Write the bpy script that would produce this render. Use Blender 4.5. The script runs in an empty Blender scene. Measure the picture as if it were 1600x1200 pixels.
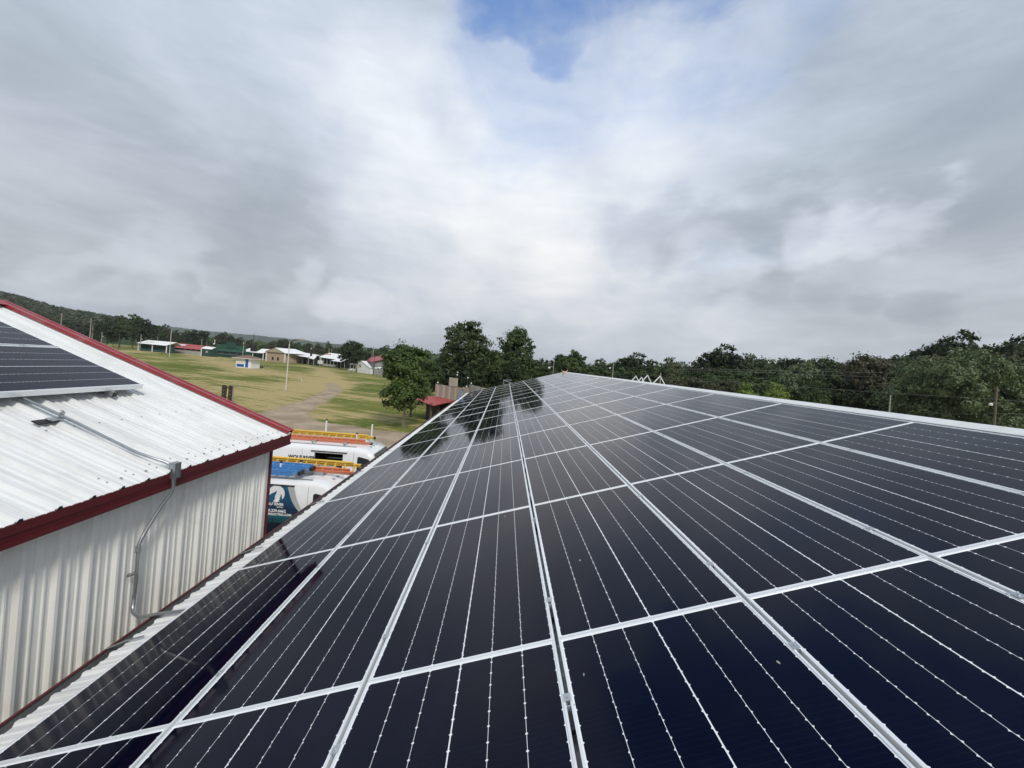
import bpy, bmesh, math, random
import numpy as np
from mathutils import Vector, Matrix
random.seed(7); rng = np.random.default_rng(7)
S = bpy.context.scene; COL = S.collection

# ------------------------------------------------------------ camera, sky, sun
RM = np.array([[0.996858, 0.077826, 0.014741], [-0.015072, 0.003661, 0.99988], [0.077763, -0.99696, 0.004823]])
FPX, PY0, CAM = 645.0, 567.0, np.array([0, 0, 6.5])
cam = bpy.data.cameras.new('camera'); camo = bpy.data.objects.new('camera', cam); COL.objects.link(camo)
r_, d_, f_ = RM[:, 0], RM[:, 1], RM[:, 2]
camo.matrix_world = Matrix(((r_[0], -d_[0], -f_[0], 0), (r_[1], -d_[1], -f_[1], 0), (r_[2], -d_[2], -f_[2], 6.5), (0, 0, 0, 1)))
cam.sensor_width = 36; cam.lens = FPX / 1600 * 36; cam.shift_y = -(600 - PY0) / 1600
cam.clip_start = .05; cam.clip_end = 20000
S.camera = camo
S.view_settings.view_transform = 'Standard'; S.view_settings.look = 'None'
S.view_settings.exposure = 0.62; S.view_settings.gamma = 1
try: S.view_settings.use_curve_mapping = False
except Exception: pass

def ray(x, y):
    d = RM @ np.array([(x - 800) / FPX, (y - PY0) / FPX, 1]); return d / np.linalg.norm(d)
def G(x, y, z=0.0):                                   # the spot on the ground under a line of sight
    d = ray(x, y); return CAM + d * ((z - 6.5) / d[2])
def PYt(x, y, Y):                                     # the spot at depth Y
    d = ray(x, y); return CAM + d * (Y / d[1])

# lettering is turned into meshes first, while the scene is still empty
TEXTS = {}
for s_, bold in (('WOLF RIVER', .03), ('ELECTRIC', .04), ('920.229.6662', .03), ('WOLFRIVERELECTRIC.COM', .035), ('ALL STAR', 0.0), ('ANOMEN', .045)):
    cu = bpy.data.curves.new('letters', 'FONT'); cu.body = s_; cu.size = 1; cu.offset = bold; cu.extrude = .012; cu.resolution_u = 2
    TEXTS[s_] = bpy.data.objects.new('letters', cu); COL.objects.link(TEXTS[s_])
dg_ = bpy.context.evaluated_depsgraph_get()
for s_, o_ in list(TEXTS.items()):
    TEXTS[s_] = bpy.data.meshes.new_from_object(o_.evaluated_get(dg_)); TEXTS[s_].materials.clear()
    bpy.data.objects.remove(o_)

SUN_EL, SUN_AZ = math.radians(44), None
sdir = Vector((0.36, -0.80, 0)).normalized() * math.cos(SUN_EL) + Vector((0, 0, math.sin(SUN_EL)))
sun = bpy.data.lights.new('sun', 'SUN'); suno = bpy.data.objects.new('sun', sun); COL.objects.link(suno)
sun.energy = 1.5; sun.angle = math.radians(10); sun.color = (1.0, .955, .88)
suno.rotation_euler = sdir.to_track_quat('Z', 'Y').to_euler(); suno.location = (0, 0, 60)

world = bpy.data.worlds.new('World'); S.world = world; world.use_nodes = True
NT = world.node_tree; NT.nodes.clear()
class NB:                                             # tiny node builder
    def __init__(s, nt): s.nt = nt
    def n(s, t, **k):
        nd = s.nt.nodes.new(t)
        for a, b in k.items(): setattr(nd, a, b)
        return nd
    def put(s, sock, v):
        if hasattr(v, 'is_linked') or hasattr(v, 'links'): s.nt.links.new(v, sock)
        else: sock.default_value = v
    def m(s, op, a, b=0.0, c=None, clamp=False):
        nd = s.n('ShaderNodeMath', operation=op, use_clamp=clamp); s.put(nd.inputs[0], a); s.put(nd.inputs[1], b)
        if c is not None: s.put(nd.inputs[2], c)
        return nd.outputs[0]
    def vm(s, op, a, b=(0, 0, 0), out=0):
        nd = s.n('ShaderNodeVectorMath', operation=op); s.put(nd.inputs[0], a)
        if op == 'SCALE': s.put(nd.inputs['Scale'], b)
        else: s.put(nd.inputs[1], b)
        return nd.outputs[out]
    def mix(s, f, a, b, blend='MIX'):
        nd = s.n('ShaderNodeMix', data_type='RGBA', blend_type=blend); s.put(nd.inputs[0], f); s.put(nd.inputs[6], a); s.put(nd.inputs[7], b); return nd.outputs[2]
    def noise(s, vec, scale, det=3.0, rough=.5, dist=0.0, color=False):
        nd = s.n('ShaderNodeTexNoise'); s.put(nd.inputs['Vector'], vec); s.put(nd.inputs['Scale'], scale); nd.inputs['Detail'].default_value = det
        nd.inputs['Roughness'].default_value = rough; nd.inputs['Distortion'].default_value = dist
        return nd.outputs[1 if color else 0]
    def mr(s, v, a, b, c=0.0, d=1.0, smooth=True):
        nd = s.n('ShaderNodeMapRange', interpolation_type='SMOOTHSTEP' if smooth else 'LINEAR'); s.put(nd.inputs[0], v)
        for i, q in enumerate((a, b, c, d)): s.put(nd.inputs[i + 1], q)
        return nd.outputs[0]
b = NB(NT)
sky = b.n('ShaderNodeTexSky', sky_type='NISHITA', sun_disc=False, sun_elevation=SUN_EL, sun_rotation=math.atan2(sdir.x, sdir.y), altitude=200, air_density=1.0, dust_density=.6, ozone_density=1.5)
tc = b.n('ShaderNodeTexCoord'); D = tc.outputs['Generated']
sep = b.n('ShaderNodeSeparateXYZ'); NT.links.new(D, sep.inputs[0])
zc = b.m('ADD', b.m('MAXIMUM', sep.outputs[2], 0.0), .16)
comb = b.n('ShaderNodeCombineXYZ'); b.put(comb.inputs[0], b.m('DIVIDE', sep.outputs[0], zc)); b.put(comb.inputs[1], b.m('DIVIDE', sep.outputs[1], zc))
P = comb.outputs[0]
Ds = b.vm('MULTIPLY', D, (1, 1, 1.9))
wob = b.noise(Ds, 2.6, 5, .55, 0, True)
wob2 = b.noise(Ds, 9.0, 4, .6, 0, True)
Dd = b.vm('NORMALIZE', b.vm('ADD', D, b.vm('ADD', b.vm('SCALE', b.vm('SUBTRACT', wob, (.5, .5, .5)), .27), b.vm('SCALE', b.vm('SUBTRACT', wob2, (.5, .5, .5)), .07))))
def lobe(px, py, rpx, amp, px2=None, py2=None):
    # a soft bank of cloud; an oval when a second end is given
    out = None
    pts = [(px, py)] if px2 is None else [(px + (px2 - px) * t, py + (py2 - py) * t) for t in (0, .25, .5, .75, 1)]
    for q in pts:
        d = ray(*q); ang = math.atan(rpx / FPX / (1 + ((q[0] - 800) ** 2 + (q[1] - PY0) ** 2) / FPX ** 2))
        dt = b.vm('DOT_PRODUCT', Dd, tuple(d), 1)
        v = b.mr(dt, math.cos(ang), 1.0, 0, amp)
        out = v if out is None else b.m('MAXIMUM' if amp > 0 else 'MINIMUM', out, v)
    return out
val = None
for L in [(700, 260, 280, .20, 900, 280), (800, 400, 170, .09, 640, 330), (560, 60, 240, .08), (1080, 190, 200, .10, 1100, 90), (1240, 352, 70, .18, 1440, 315), (1110, 400, 80, .16), (900, 480, 130, .10, 1080, 510), (490, 405, 40, .12), (545, 466, 45, .12, 600, 470), (60, 395, 70, .10, 280, 375), (40, 440, 60, .08, 260, 450), (350, 430, 50, .06),
          (120, 160, 300, -.06), (330, 300, 180, -.08), (380, 370, 90, -.09, 650, 390), (980, 380, 65, -.11, 1230, 320), (1110, 450, 60, -.11, 1440, 455), (1480, 230, 230, -.10, 1600, 270), (150, 430, 45, -.08, 430, 452), (1500, 500, 130, -.06), (200, 490, 60, -.05, 480, 500)]:
    v = lobe(*L[:4], *(L[4:] or (None, None))); val = v if val is None else b.m('ADD', val, v)
streak = b.noise(b.vm('MULTIPLY', P, (1, .5, 1)), 1.9, 8, .6, .6)
n1 = b.m('MULTIPLY', b.m('SUBTRACT', b.noise(Ds, 2.6, 10, .57, .6), .5), .42)
n2 = b.m('MULTIPLY', b.m('SUBTRACT', streak, .5), .22)
n3 = b.m('MULTIPLY', b.m('SUBTRACT', b.noise(b.vm('MULTIPLY', D, (1, 1, 3.5)), 7.0, 7, .6, .5), .5), .20)
val = b.m('ADD', b.m('ADD', b.m('ADD', val, n1), b.m('ADD', n2, n3)), .43)
ramp = b.n('ShaderNodeValToRGB'); NT.links.new(val, ramp.inputs[0]); e = ramp.color_ramp.elements
e[0].position = .10; e[0].color = (.20, .24, .285, 1)
e[1].position = 1.0; e[1].color = (.86, .845, .80, 1)
for p_, c_ in ((.34, (.305, .345, .395, 1)), (.52, (.42, .462, .525, 1)), (.78, (.63, .65, .665, 1))):
    q = e.new(p_); q.color = c_
hole = b.m('MAXIMUM', lobe(800, -60, 215, 1.05, 1060, -110), lobe(1080, -210, 330, 1.25, 1330, -330))
hole2 = lobe(872, 60, 110, .8)
hn = b.m('ADD', b.m('MULTIPLY', b.m('SUBTRACT', b.noise(b.vm('MULTIPLY', P, (1, .6, 1)), 3.2, 8, .62, .8), .5), 1.5), b.m('MULTIPLY', b.m('SUBTRACT', b.noise(Ds, 5.0, 7, .6, .5), .5), 1.2))
hm = b.mr(b.m('MULTIPLY', b.m('MAXIMUM', hole, hole2), b.m('ADD', hn, 1.0)), .06, 1.35, 0, .95)
thin = b.mr(b.m('MULTIPLY', b.m('MAXIMUM', lobe(850, 110, 300, .8, 1130, 40), lobe(1110, 388, 50, .35, 1330, 330)), b.m('ADD', b.m('MULTIPLY', hn, 1.3), 1.0)), .10, 1.1, 0, .34)
hm = b.m('MAXIMUM', hm, thin)
blue = b.vm('MULTIPLY', sky.outputs[0], (1.0, 1.30, 1.62))
cloudc = b.vm('SCALE', b.vm('MULTIPLY', ramp.outputs[0], b.mix(b.mr(sep.outputs[2], .05, .55), (1.035, .995, .95, 1), (.985, 1.0, 1.03, 1))), 9.8)
final = b.mix(hm, cloudc, blue)
bg = b.n('ShaderNodeBackground'); bg.inputs[1].default_value = .1; NT.links.new(final, bg.inputs[0])
wo = b.n('ShaderNodeOutputWorld'); NT.links.new(bg.outputs[0], wo.inputs[0])

# ------------------------------------------------------------ helpers
def tag(o, label=None, cat=None, group=None, kind=None):
    if label: o['label'] = label
    if cat: o['category'] = cat
    if group: o['group'] = group
    if kind: o['kind'] = kind
    return o
def thing(name, label, cat, loc=(0, 0, 0), group=None):
    o = bpy.data.objects.new(name, None); o.empty_display_size = .2; COL.objects.link(o); o.location = loc
    bpy.context.view_layer.update() if False else None
    return tag(o, label, cat, group)
def link(name, me, parent=None, loc=None, rot=None, scale=None):
    o = bpy.data.objects.new(name, me); COL.objects.link(o)
    if parent is not None: o.parent = parent
    if loc is not None: o.location = loc
    if rot is not None: o.rotation_euler = rot
    if scale is not None: o.scale = scale
    return o
def copy_tree(o, parent=None):
    c = o.copy(); COL.objects.link(c); c.parent = parent
    for ch in list(o.children): copy_tree(ch, c)
    return c
class MB:
    def __init__(s): s.v = []; s.f = []
    def add(s, vs, fs):
        k = len(s.v); s.v += [tuple(map(float, q)) for q in vs]; s.f += [tuple(i + k for i in g) for g in fs]; return s
    def box(s, c, d, ax=None):                        # centre, full size, optional axes
        ax = ax or (Vector((1, 0, 0)), Vector((0, 1, 0)), Vector((0, 0, 1))); c = Vector(c)
        vs = [c + ax[0] * (d[0] / 2 * i) + ax[1] * (d[1] / 2 * j) + ax[2] * (d[2] / 2 * k) for i in (-1, 1) for j in (-1, 1) for k in (-1, 1)]
        return s.add(vs, [(0, 1, 3, 2), (4, 6, 7, 5), (0, 4, 5, 1), (2, 3, 7, 6), (0, 2, 6, 4), (1, 5, 7, 3)])
    def bb(s, x0, x1, y0, y1, z0, z1): return s.box(((x0 + x1) / 2, (y0 + y1) / 2, (z0 + z1) / 2), (abs(x1 - x0), abs(y1 - y0), abs(z1 - z0)))
    def beam(s, a, b2, w, h):
        a, b2 = Vector(a), Vector(b2); d = b2 - a; L = d.length; d.normalize(); up = Vector((0, 0, 1)) if abs(d.z) < .95 else Vector((0, 1, 0))
        sd = d.cross(up).normalized(); u = sd.cross(d); return s.box((a + b2) / 2, (L, w, h), (d, sd, u))
    def tube(s, pts, r, n=8, cap=True):
        pts = [Vector(q) for q in pts]; rs = r if isinstance(r, (list, tuple)) else [r] * len(pts); rings = []; pu = None
        for i, q in enumerate(pts):
            d = (pts[min(i + 1, len(pts) - 1)] - pts[max(i - 1, 0)]).normalized()
            if pu is None: pu = d.orthogonal().normalized()
            sd = (pu - d * pu.dot(d)).normalized(); pu = sd; u = d.cross(sd)
            rings.append([q + (sd * math.cos(2 * math.pi * k / n) + u * math.sin(2 * math.pi * k / n)) * rs[i] for k in range(n)])
        vs = [p for rg in rings for p in rg]; fs = []
        for i in range(len(pts) - 1):
            for k in range(n): fs.append((i * n + k, i * n + (k + 1) % n, (i + 1) * n + (k + 1) % n, (i + 1) * n + k))
        if cap: fs += [tuple(range(n))[::-1], tuple((len(pts) - 1) * n + k for k in range(n))]
        return s.add(vs, fs)
    def poly(s, pts): return s.add(pts, [tuple(range(len(pts)))])
    def slab(s, pts, off):                            # polygon with thickness
        off = Vector(off); n = len(pts); a = [Vector(p) for p in pts]; c = [p + off for p in a]
        return s.add(a + c, [tuple(range(n)), tuple(range(2 * n - 1, n - 1, -1))] + [(i, i + n, (i + 1) % n + n, (i + 1) % n) for i in range(n)])
    def ball(s, c, r, n=8):
        vs = []; c = Vector(c)
        for i in range(1, n): 
            for k in range(2 * n):
                th, ph = math.pi * i / n, math.pi * k / n; vs.append(c + Vector((math.sin(th) * math.cos(ph), math.sin(th) * math.sin(ph), math.cos(th))) * r)
        vs += [c + Vector((0, 0, r)), c - Vector((0, 0, r))]; fs = []; m = 2 * n
        for i in range(n - 2):
            for k in range(m): fs.append((i * m + k, (i + 1) * m + k, (i + 1) * m + (k + 1) % m, i * m + (k + 1) % m))
        for k in range(m): fs += [((n - 1) * m, k, (k + 1) % m), ((n - 1) * m + 1, (n - 2) * m + (k + 1) % m, (n - 2) * m + k)]
        return s.add(vs, fs)
    def mesh(s, name, mat, org=(0, 0, 0), smooth=False):
        me = bpy.data.meshes.new(name); o = Vector(org); me.from_pydata([Vector(q) - o for q in s.v], [], s.f)
        if mat: me.materials.append(mat)
        bm = bmesh.new(); bm.from_mesh(me); bmesh.ops.recalc_face_normals(bm, faces=bm.faces); bm.to_mesh(me); bm.free()
        if smooth: me.polygons.foreach_set('use_smooth', [True] * len(me.polygons)); me.set_sharp_from_angle(angle=math.radians(40))
        me.validate(); me.update(); return me
    def build(s, name, mat, parent=None, smooth=False):
        org = Vector(parent.location) if parent is not None else Vector((0, 0, 0))
        if parent is not None and parent.parent is not None: org = org + Vector(parent.parent.location)
        return link(name, s.mesh(name, mat, org, smooth), parent)
def text_part(name, s, size, mat, parent, M, bold=0.0, align='LEFT', depth=.002):
    me = TEXTS[s].copy(); w = max(v.co.x for v in me.vertices)
    if align == 'RIGHT': me.transform(Matrix.Translation((-w, 0, 0)))
    me.materials.append(mat); org = Vector(parent.location) if parent is not None else Vector((0, 0, 0)); me.transform(Matrix.Translation(-org) @ M @ Matrix.Scale(size, 4)); me.name = name
    return link(name, me, parent)

MATS = {}
def mat(name, col, rough=.6, metal=0.0, var=.12, vs=3.0, bump=0.0, bs=30.0, spec=.5, dirt=None, dirtscale=1.5, dirtamt=.5, coat=0.0, trans=0.0):
    if name in MATS: return MATS[name]
    m = bpy.data.materials.new(name); m.use_nodes = True; nt = m.node_tree; p = nt.nodes['Principled BSDF']; q = NB(nt)
    g = q.n('ShaderNodeNewGeometry').outputs['Position']
    f = q.mr(q.noise(g, vs, 4, .6), .25, .75, 1 - var, 1 + var, False)
    c = q.vm('SCALE', (*col[:3],), 1.0); c = q.vm('SCALE', c, f)
    if dirt:
        df = q.m('MULTIPLY', q.mr(q.noise(g, dirtscale, 6, .65, .4), .48, .72, 0, 1), dirtamt); c = q.mix(df, c, (*dirt, 1))
    nt.links.new(c, p.inputs['Base Color'])
    p.inputs['Roughness'].default_value = rough; p.inputs['Metallic'].default_value = metal; p.inputs['Specular IOR Level'].default_value = spec
    p.inputs['Coat Weight'].default_value = coat
    if bump:
        bn = q.n('ShaderNodeBump'); bn.inputs['Strength'].default_value = bump; bn.inputs['Distance'].default_value = .02
        nt.links.new(q.noise(g, bs, 5, .6), bn.inputs['Height']); nt.links.new(bn.outputs[0], p.inputs['Normal'])
    MATS[name] = m; return m
white_steel = mat('white_ribbed_steel', (.74, .75, .74), .42, 0, .03, 1.2, dirt=(.50, .48, .42), dirtscale=2.2, dirtamt=.28, spec=.5)
def streaks(m, sc, col, amt, lo=.50, hi=.68):
    # grime-coloured streaks along the ribs, painting rib shading into the base colour
    nt = m.node_tree; p = nt.nodes['Principled BSDF']; q = NB(nt); src = p.inputs['Base Color'].links[0].from_socket
    g = q.n('ShaderNodeNewGeometry').outputs['Position']
    f = q.m('MULTIPLY', q.mr(q.noise(q.vm('MULTIPLY', g, sc), 1.0, 5, .65), lo, hi, 0, 1), amt); f2 = q.m('MULTIPLY', q.mr(q.noise(q.vm('MULTIPLY', g, tuple(k * 2.7 for k in sc)), 1.0, 4, .6), .52, .70, 0, 1), amt * .7)
    nt.links.new(q.mix(q.m('MAXIMUM', f, f2), src, (*col, 1)), p.inputs['Base Color'])
streaks(white_steel, (.55, 11, .55), (.42, .42, .405), .40)
wall_steel = mat('white_wall_steel', (.78, .775, .73), .42, 0, .04, 1.5, .06, 60, dirt=(.52, .50, .44), dirtscale=2.6, dirtamt=.28)
streaks(wall_steel, (9, 9, .35), (.48, .46, .40), .22)
red_trim = mat('red_trim_steel', (.30, .030, .034), .34, 0, .06, 2, dirt=(.42, .20, .20), dirtscale=3, dirtamt=.4)
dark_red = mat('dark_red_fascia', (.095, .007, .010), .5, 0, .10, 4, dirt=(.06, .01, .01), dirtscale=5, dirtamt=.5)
alu = mat('aluminium_frame', (.88, .895, .90), .42, .45, .04, 8, spec=.5)
alu_mill = mat('mill_aluminium', (.55, .57, .58), .38, .8, .06, 12)
galv = mat('galvanised_steel', (.40, .42, .43), .36, .85, .15, 18)
gutter_m = mat('gutter_grey_steel', (.22, .22, .22), .55, .2, .15, 6, dirt=(.10, .09, .08), dirtamt=.6)
rubber = mat('black_rubber', (.02, .02, .02), .6)
under = mat('dark_underside', (.05, .05, .05), .8)
white_paint = mat('white_paint', (.78, .78, .76), .5, 0, .05, 2)
van_white = mat('van_white_paint', (.80, .81, .82), .22, 0, .02, 1, coat=.5, dirt=(.62, .61, .58), dirtscale=2, dirtamt=.3)
glass_dark = mat('tinted_glass', (.012, .014, .016), .05, 0, .02, 1, spec=.8)
windscreen = mat('windscreen_glass', (.05, .075, .075), .06, 0, .1, 1, spec=.9)
black_plastic = mat('black_plastic', (.018, .018, .018), .5)
wood_grey = None

# panel cells: shingled strips, dark navy under satin glass
def cell_mat(name, col, rough=.055):
    m = bpy.data.materials.new(name); m.use_nodes = True; nt = m.node_tree; p = nt.nodes['Principled BSDF']; q = NB(nt)
    g = q.n('ShaderNodeTexCoord').outputs['Object']; sp = q.n('ShaderNodeSeparateXYZ'); nt.links.new(g, sp.inputs[0])
    ln = q.m('FRACT', q.m('MULTIPLY', sp.outputs[1], 1 / .0251)); ln = q.mr(ln, .86, .94, 0, 1)
    nz = q.noise(q.n('ShaderNodeNewGeometry').outputs['Position'], 1.7, 4, .6)
    fin = q.noise(q.vm('MULTIPLY', g, (900, 6, 1)), 1.0, 2)
    c = q.mix(q.m('MULTIPLY', ln, .20), (*col, 1), (.012, .015, .026, 1))
    c = q.mix(q.m('MULTIPLY', q.mr(q.noise(q.n('ShaderNodeNewGeometry').outputs['Position'], 2.3, 7, .68, .8), .52, .80, 0, 1), .012), c, (.16, .15, .13, 1)); c = q.vm('SCALE', c, q.mr(nz, .3, .7, .8, 1.25, False)); c = q.vm('SCALE', c, q.mr(fin, .2, .8, .92, 1.08, False)); nt.links.new(c, p.inputs['Base Color'])
    gp = q.n('ShaderNodeNewGeometry').outputs['Position']
    du = q.mr(q.noise(gp, 3.3, 6, .6, .5), .45, .75, 0, 1)
    nt.links.new(q.m('ADD', q.m('MULTIPLY', du, .05), rough), p.inputs['Roughness'])
    p.inputs['IOR'].default_value = 1.24; p.inputs['Specular IOR Level'].default_value = .5
    bn = q.n('ShaderNodeBump'); bn.inputs['Strength'].default_value = .03; bn.inputs['Distance'].default_value = .003
    nt.links.new(q.noise(gp, 7.0, 3, .6), bn.inputs['Height']); nt.links.new(bn.outputs[0], p.inputs['Normal'])
    return m
cell_m = cell_mat('shingled_cell', (.0008, .0016, .0100))
back_m = mat('panel_backsheet', (.84, .86, .87), .10, 0, .02, 2)

def leaf_mat(name, c1, c2, c3):
    m = bpy.data.materials.new(name); m.use_nodes = True; nt = m.node_tree; nt.nodes.clear(); q = NB(nt)
    gp = q.n('ShaderNodeNewGeometry').outputs['Position']; oi = q.n('ShaderNodeObjectInfo').outputs['Random']
    a = q.mr(q.noise(gp, .45, 3, .6), .35, .65, 0, 1); c = q.mix(a, (*c1, 1), (*c2, 1))
    bq = q.mr(q.noise(gp, 2.7, 2, .7), .5, .75, 0, .6); c = q.mix(bq, c, (*c3, 1))
    c = q.vm('SCALE', c, q.mr(oi, 0, 1, .82, 1.18, False))
    p = q.n('ShaderNodeBsdfPrincipled'); nt.links.new(c, p.inputs['Base Color']); p.inputs['Roughness'].default_value = .55; p.inputs['Specular IOR Level'].default_value = .35
    t = q.n('ShaderNodeBsdfTranslucent'); nt.links.new(q.vm('MULTIPLY', c, (1.1, 1.25, .6)), t.inputs[0])
    mx = q.n('ShaderNodeMixShader'); mx.inputs[0].default_value = .22; nt.links.new(p.outputs[0], mx.inputs[1]); nt.links.new(t.outputs[0], mx.inputs[2])
    o = q.n('ShaderNodeOutputMaterial'); nt.links.new(mx.outputs[0], o.inputs[0]); return m
leaf_maple = leaf_mat('maple_leaves', (.040, .070, .013), (.070, .110, .022), (.20, .24, .10))
leaf_dark = leaf_mat('dark_leaves', (.022, .038, .012), (.036, .056, .016), (.060, .080, .030))
leaf_mid = leaf_mat('mid_leaves', (.040, .068, .018), (.064, .098, .026), (.11, .14, .055))
leaf_t2 = leaf_mat('grey_green_leaves', (.052, .080, .024), (.085, .118, .040), (.15, .18, .085))
leaf_olive = leaf_mat('olive_leaves', (.058, .068, .030), (.078, .085, .040), (.12, .12, .07))
leaf_brown = leaf_mat('brownish_leaves', (.070, .062, .034), (.075, .075, .040), (.13, .11, .07))
leaf_light = leaf_mat('light_leaves', (.11, .17, .030), (.16, .21, .040), (.20, .25, .07))
leaf_oak = leaf_mat('pale_oak_leaves', (.10, .135, .055), (.15, .19, .095), (.24, .28, .17))
bark = mat('bark', (.13, .10, .075), .9, 0, .3, 6, .5, 25)
pale_bark = mat('pale_bark', (.36, .30, .23), .9, 0, .2, 6, .4, 25)

# ------------------------------------------------------------ ground, road, hills
def seg_d(px, py, pts):
    dm = np.full(px.shape, 1e9)
    for (ax, ay), (bx, by) in zip(pts[:-1], pts[1:]):
        vx, vy = bx - ax, by - ay; t = np.clip(((px - ax) * vx + (py - ay) * vy) / (vx * vx + vy * vy + 1e-9), 0, 1)
        dm = np.minimum(dm, np.hypot(px - ax - t * vx, py - ay - t * vy))
    return dm
def inpoly(px, py, pts):
    ins = np.zeros(px.shape, bool); n = len(pts)
    for i in range(n):
        x1, y1 = pts[i]; x2, y2 = pts[(i + 1) % n]
        c = ((y1 > py) != (y2 > py)) & (px < (x2 - x1) * (py - y1) / (y2 - y1 + 1e-12) + x1); ins ^= c
    return ins
g2 = lambda *l: [tuple(G(x, y)[:2]) for x, y in l]
road_l = g2((400, 647), (425, 641), (449, 634), (481, 624), (504, 614), (514, 608), (517, 604.5), (513, 600))
road_r = g2((516, 599), (523, 602), (530, 606), (529, 612), (511, 625), (486, 638), (477, 649), (491, 658), (522, 662.6), (562, 669), (628, 677))
ROAD = road_l + road_r + [(4, 34.5), (20, 33), (20, -6), (-60, -6), (-60, 26), (-40, 33)]
def jag(pts, amp=.28, step=1.3):
    out = []; n = len(pts)
    for i in range(n):
        a, c = Vector(pts[i]), Vector(pts[(i + 1) % n]); L = (c - a).length; k = max(1, int(L / step)); nr = Vector((-(c - a).y, (c - a).x)).normalized()
        for j in range(k): out.append(tuple(a.lerp(c, j / k) + nr * random.uniform(-amp, amp)))
    return out
def grid_mesh(name, xs, ys, mats, zf=None):
    X, Y = np.meshgrid(xs, ys, indexing='ij'); Z = np.zeros_like(X) if zf is None else zf(X, Y)
    nx, ny = len(xs), len(ys); v = np.stack([X, Y, Z], -1).reshape(-1, 3); i = np.arange((nx - 1) * (ny - 1)); a = (i // (ny - 1)) * ny + i % (ny - 1)
    f = np.stack([a, a + ny, a + ny + 1, a + 1], 1); me = bpy.data.meshes.new(name)
    me.vertices.add(len(v)); me.vertices.foreach_set('co', v.ravel()); me.loops.add(f.size); me.loops.foreach_set('vertex_index', f.ravel())
    me.polygons.add(len(f)); me.polygons.foreach_set('loop_start', np.arange(0, f.size, 4)); me.update(calc_edges=True); me.materials.append(mats)
    return me, X, Y
gm = bpy.data.materials.new('field_grass'); gm.use_nodes = True; nt = gm.node_tree; p = nt.nodes['Principled BSDF']; q = NB(nt)
at = q.n('ShaderNodeAttribute', attribute_name='dry').outputs['Fac']; ar = q.n('ShaderNodeAttribute', attribute_name='grit').outputs['Fac']
gp = q.n('ShaderNodeNewGeometry').outputs['Position']
rotm = q.n('ShaderNodeMapping'); rotm.inputs['Rotation'].default_value = (0, 0, math.radians(28)); nt.links.new(gp, rotm.inputs[0])
row = q.noise(q.vm('MULTIPLY', rotm.outputs[0], (.10, 1.1, 1)), 1.0, 4, .6, .6)
rotb = q.n('ShaderNodeMapping'); rotb.inputs['Rotation'].default_value = (0, 0, math.radians(-42)); nt.links.new(gp, rotb.inputs[0])
row2 = q.noise(q.vm('MULTIPLY', rotb.outputs[0], (.07, .8, 1)), 1.0, 4, .6, .6)
rowb = q.noise(q.vm('MULTIPLY', rotm.outputs[0], (.022, .30, 1)), 1.0, 5, .62, .8); patch = q.noise(gp, .055, 5, .6, .4); fine = q.noise(gp, 3.5, 5, .7); fine2 = q.noise(gp, .7, 4, .6)
dry = q.m('ADD', q.m('ADD', q.m('ADD', at, q.m('MULTIPLY', q.m('SUBTRACT', rowb, .5), 2.2)), q.m('MULTIPLY', q.m('SUBTRACT', row, .5), 2.6)), q.m('ADD', q.m('MULTIPLY', q.m('SUBTRACT', patch, .5), 1.3), q.m('MULTIPLY', q.m('SUBTRACT', row2, .5), 2.0)))
dry = q.mr(q.m('ADD', dry, q.m('MULTIPLY', q.m('SUBTRACT', fine2, .5), .9)), .18, .92, 0, 1)
gr = q.mix(q.mr(patch, .35, .65), (.095, .128, .022, 1), (.175, .190, .042, 1)); c = q.mix(dry, gr, (.40, .32, .15, 1))
grit = q.mr(q.m('ADD', ar, q.m('MULTIPLY', q.m('SUBTRACT', fine, .5), 1.0)), .45, .75, 0, 1)
c = q.mix(grit, c, (.34, .27, .19, 1)); c = q.vm('SCALE', c, q.mr(fine, .25, .75, .72, 1.28, False)); nt.links.new(c, p.inputs['Base Color']); p.inputs['Roughness'].default_value = .95; p.inputs['Specular IOR Level'].default_value = .1
bn = q.n('ShaderNodeBump'); bn.inputs['Strength'].default_value = .6; bn.inputs['Distance'].default_value = .08; nt.links.new(q.noise(gp, 6, 5, .7), bn.inputs['Height']); nt.links.new(bn.outputs[0], p.inputs['Normal'])
xs = np.concatenate([np.linspace(-6000, -260, 12), np.arange(-240, 60, 1.5), np.linspace(62, 200, 24), np.linspace(300, 6000, 8)]); ys = np.concatenate([np.linspace(-1500, -20, 6), np.arange(-10, 235, 1.5), np.linspace(240, 8000, 30)])
me, X, Y = grid_mesh('ground', xs, ys, gm)
def blob(px, py, rx, a=1.0, ry=None):
    c = G(px, py); rx_ = rx * c[1] / FPX; ry_ = ry or rx_; return a * np.exp(-(((X - c[0]) / rx_) ** 2 + ((Y - c[1]) / ry_) ** 2))
dryv = np.full(X.shape, .26)
for w, a, pts in [(7, .75, g2((180, 549), (250, 550), (314, 554), (340, 564), (370, 575), (400, 580), (440, 586), (480, 596), (508, 606))),
                  (5, .45, g2((265, 583), (310, 587), (346, 586), (375, 577))), (3.5, .5, g2((505, 603), (512, 590), (505, 580), (480, 573))), (2.2, .5, g2((520, 603), (522, 592), (512, 584), (505, 575))),
                  (2.0, .55, g2((533, 606), (548, 598), (560, 597), (580, 597))), (1.6, .45, g2((430, 604), (455, 606), (475, 604), (500, 606))),
                  (2.6, .45, g2((440, 616), (470, 612), (490, 605))), (2.0, .5, g2((478, 652), (492, 645), (520, 643), (600, 650))), (2.4, .4, g2((500, 657), (540, 652), (600, 658))), (1.8, .45, g2((540, 620), (600, 625), (640, 632)))]:
    dryv += a * np.exp(-(seg_d(X, Y, pts) / w) ** 2)
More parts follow.
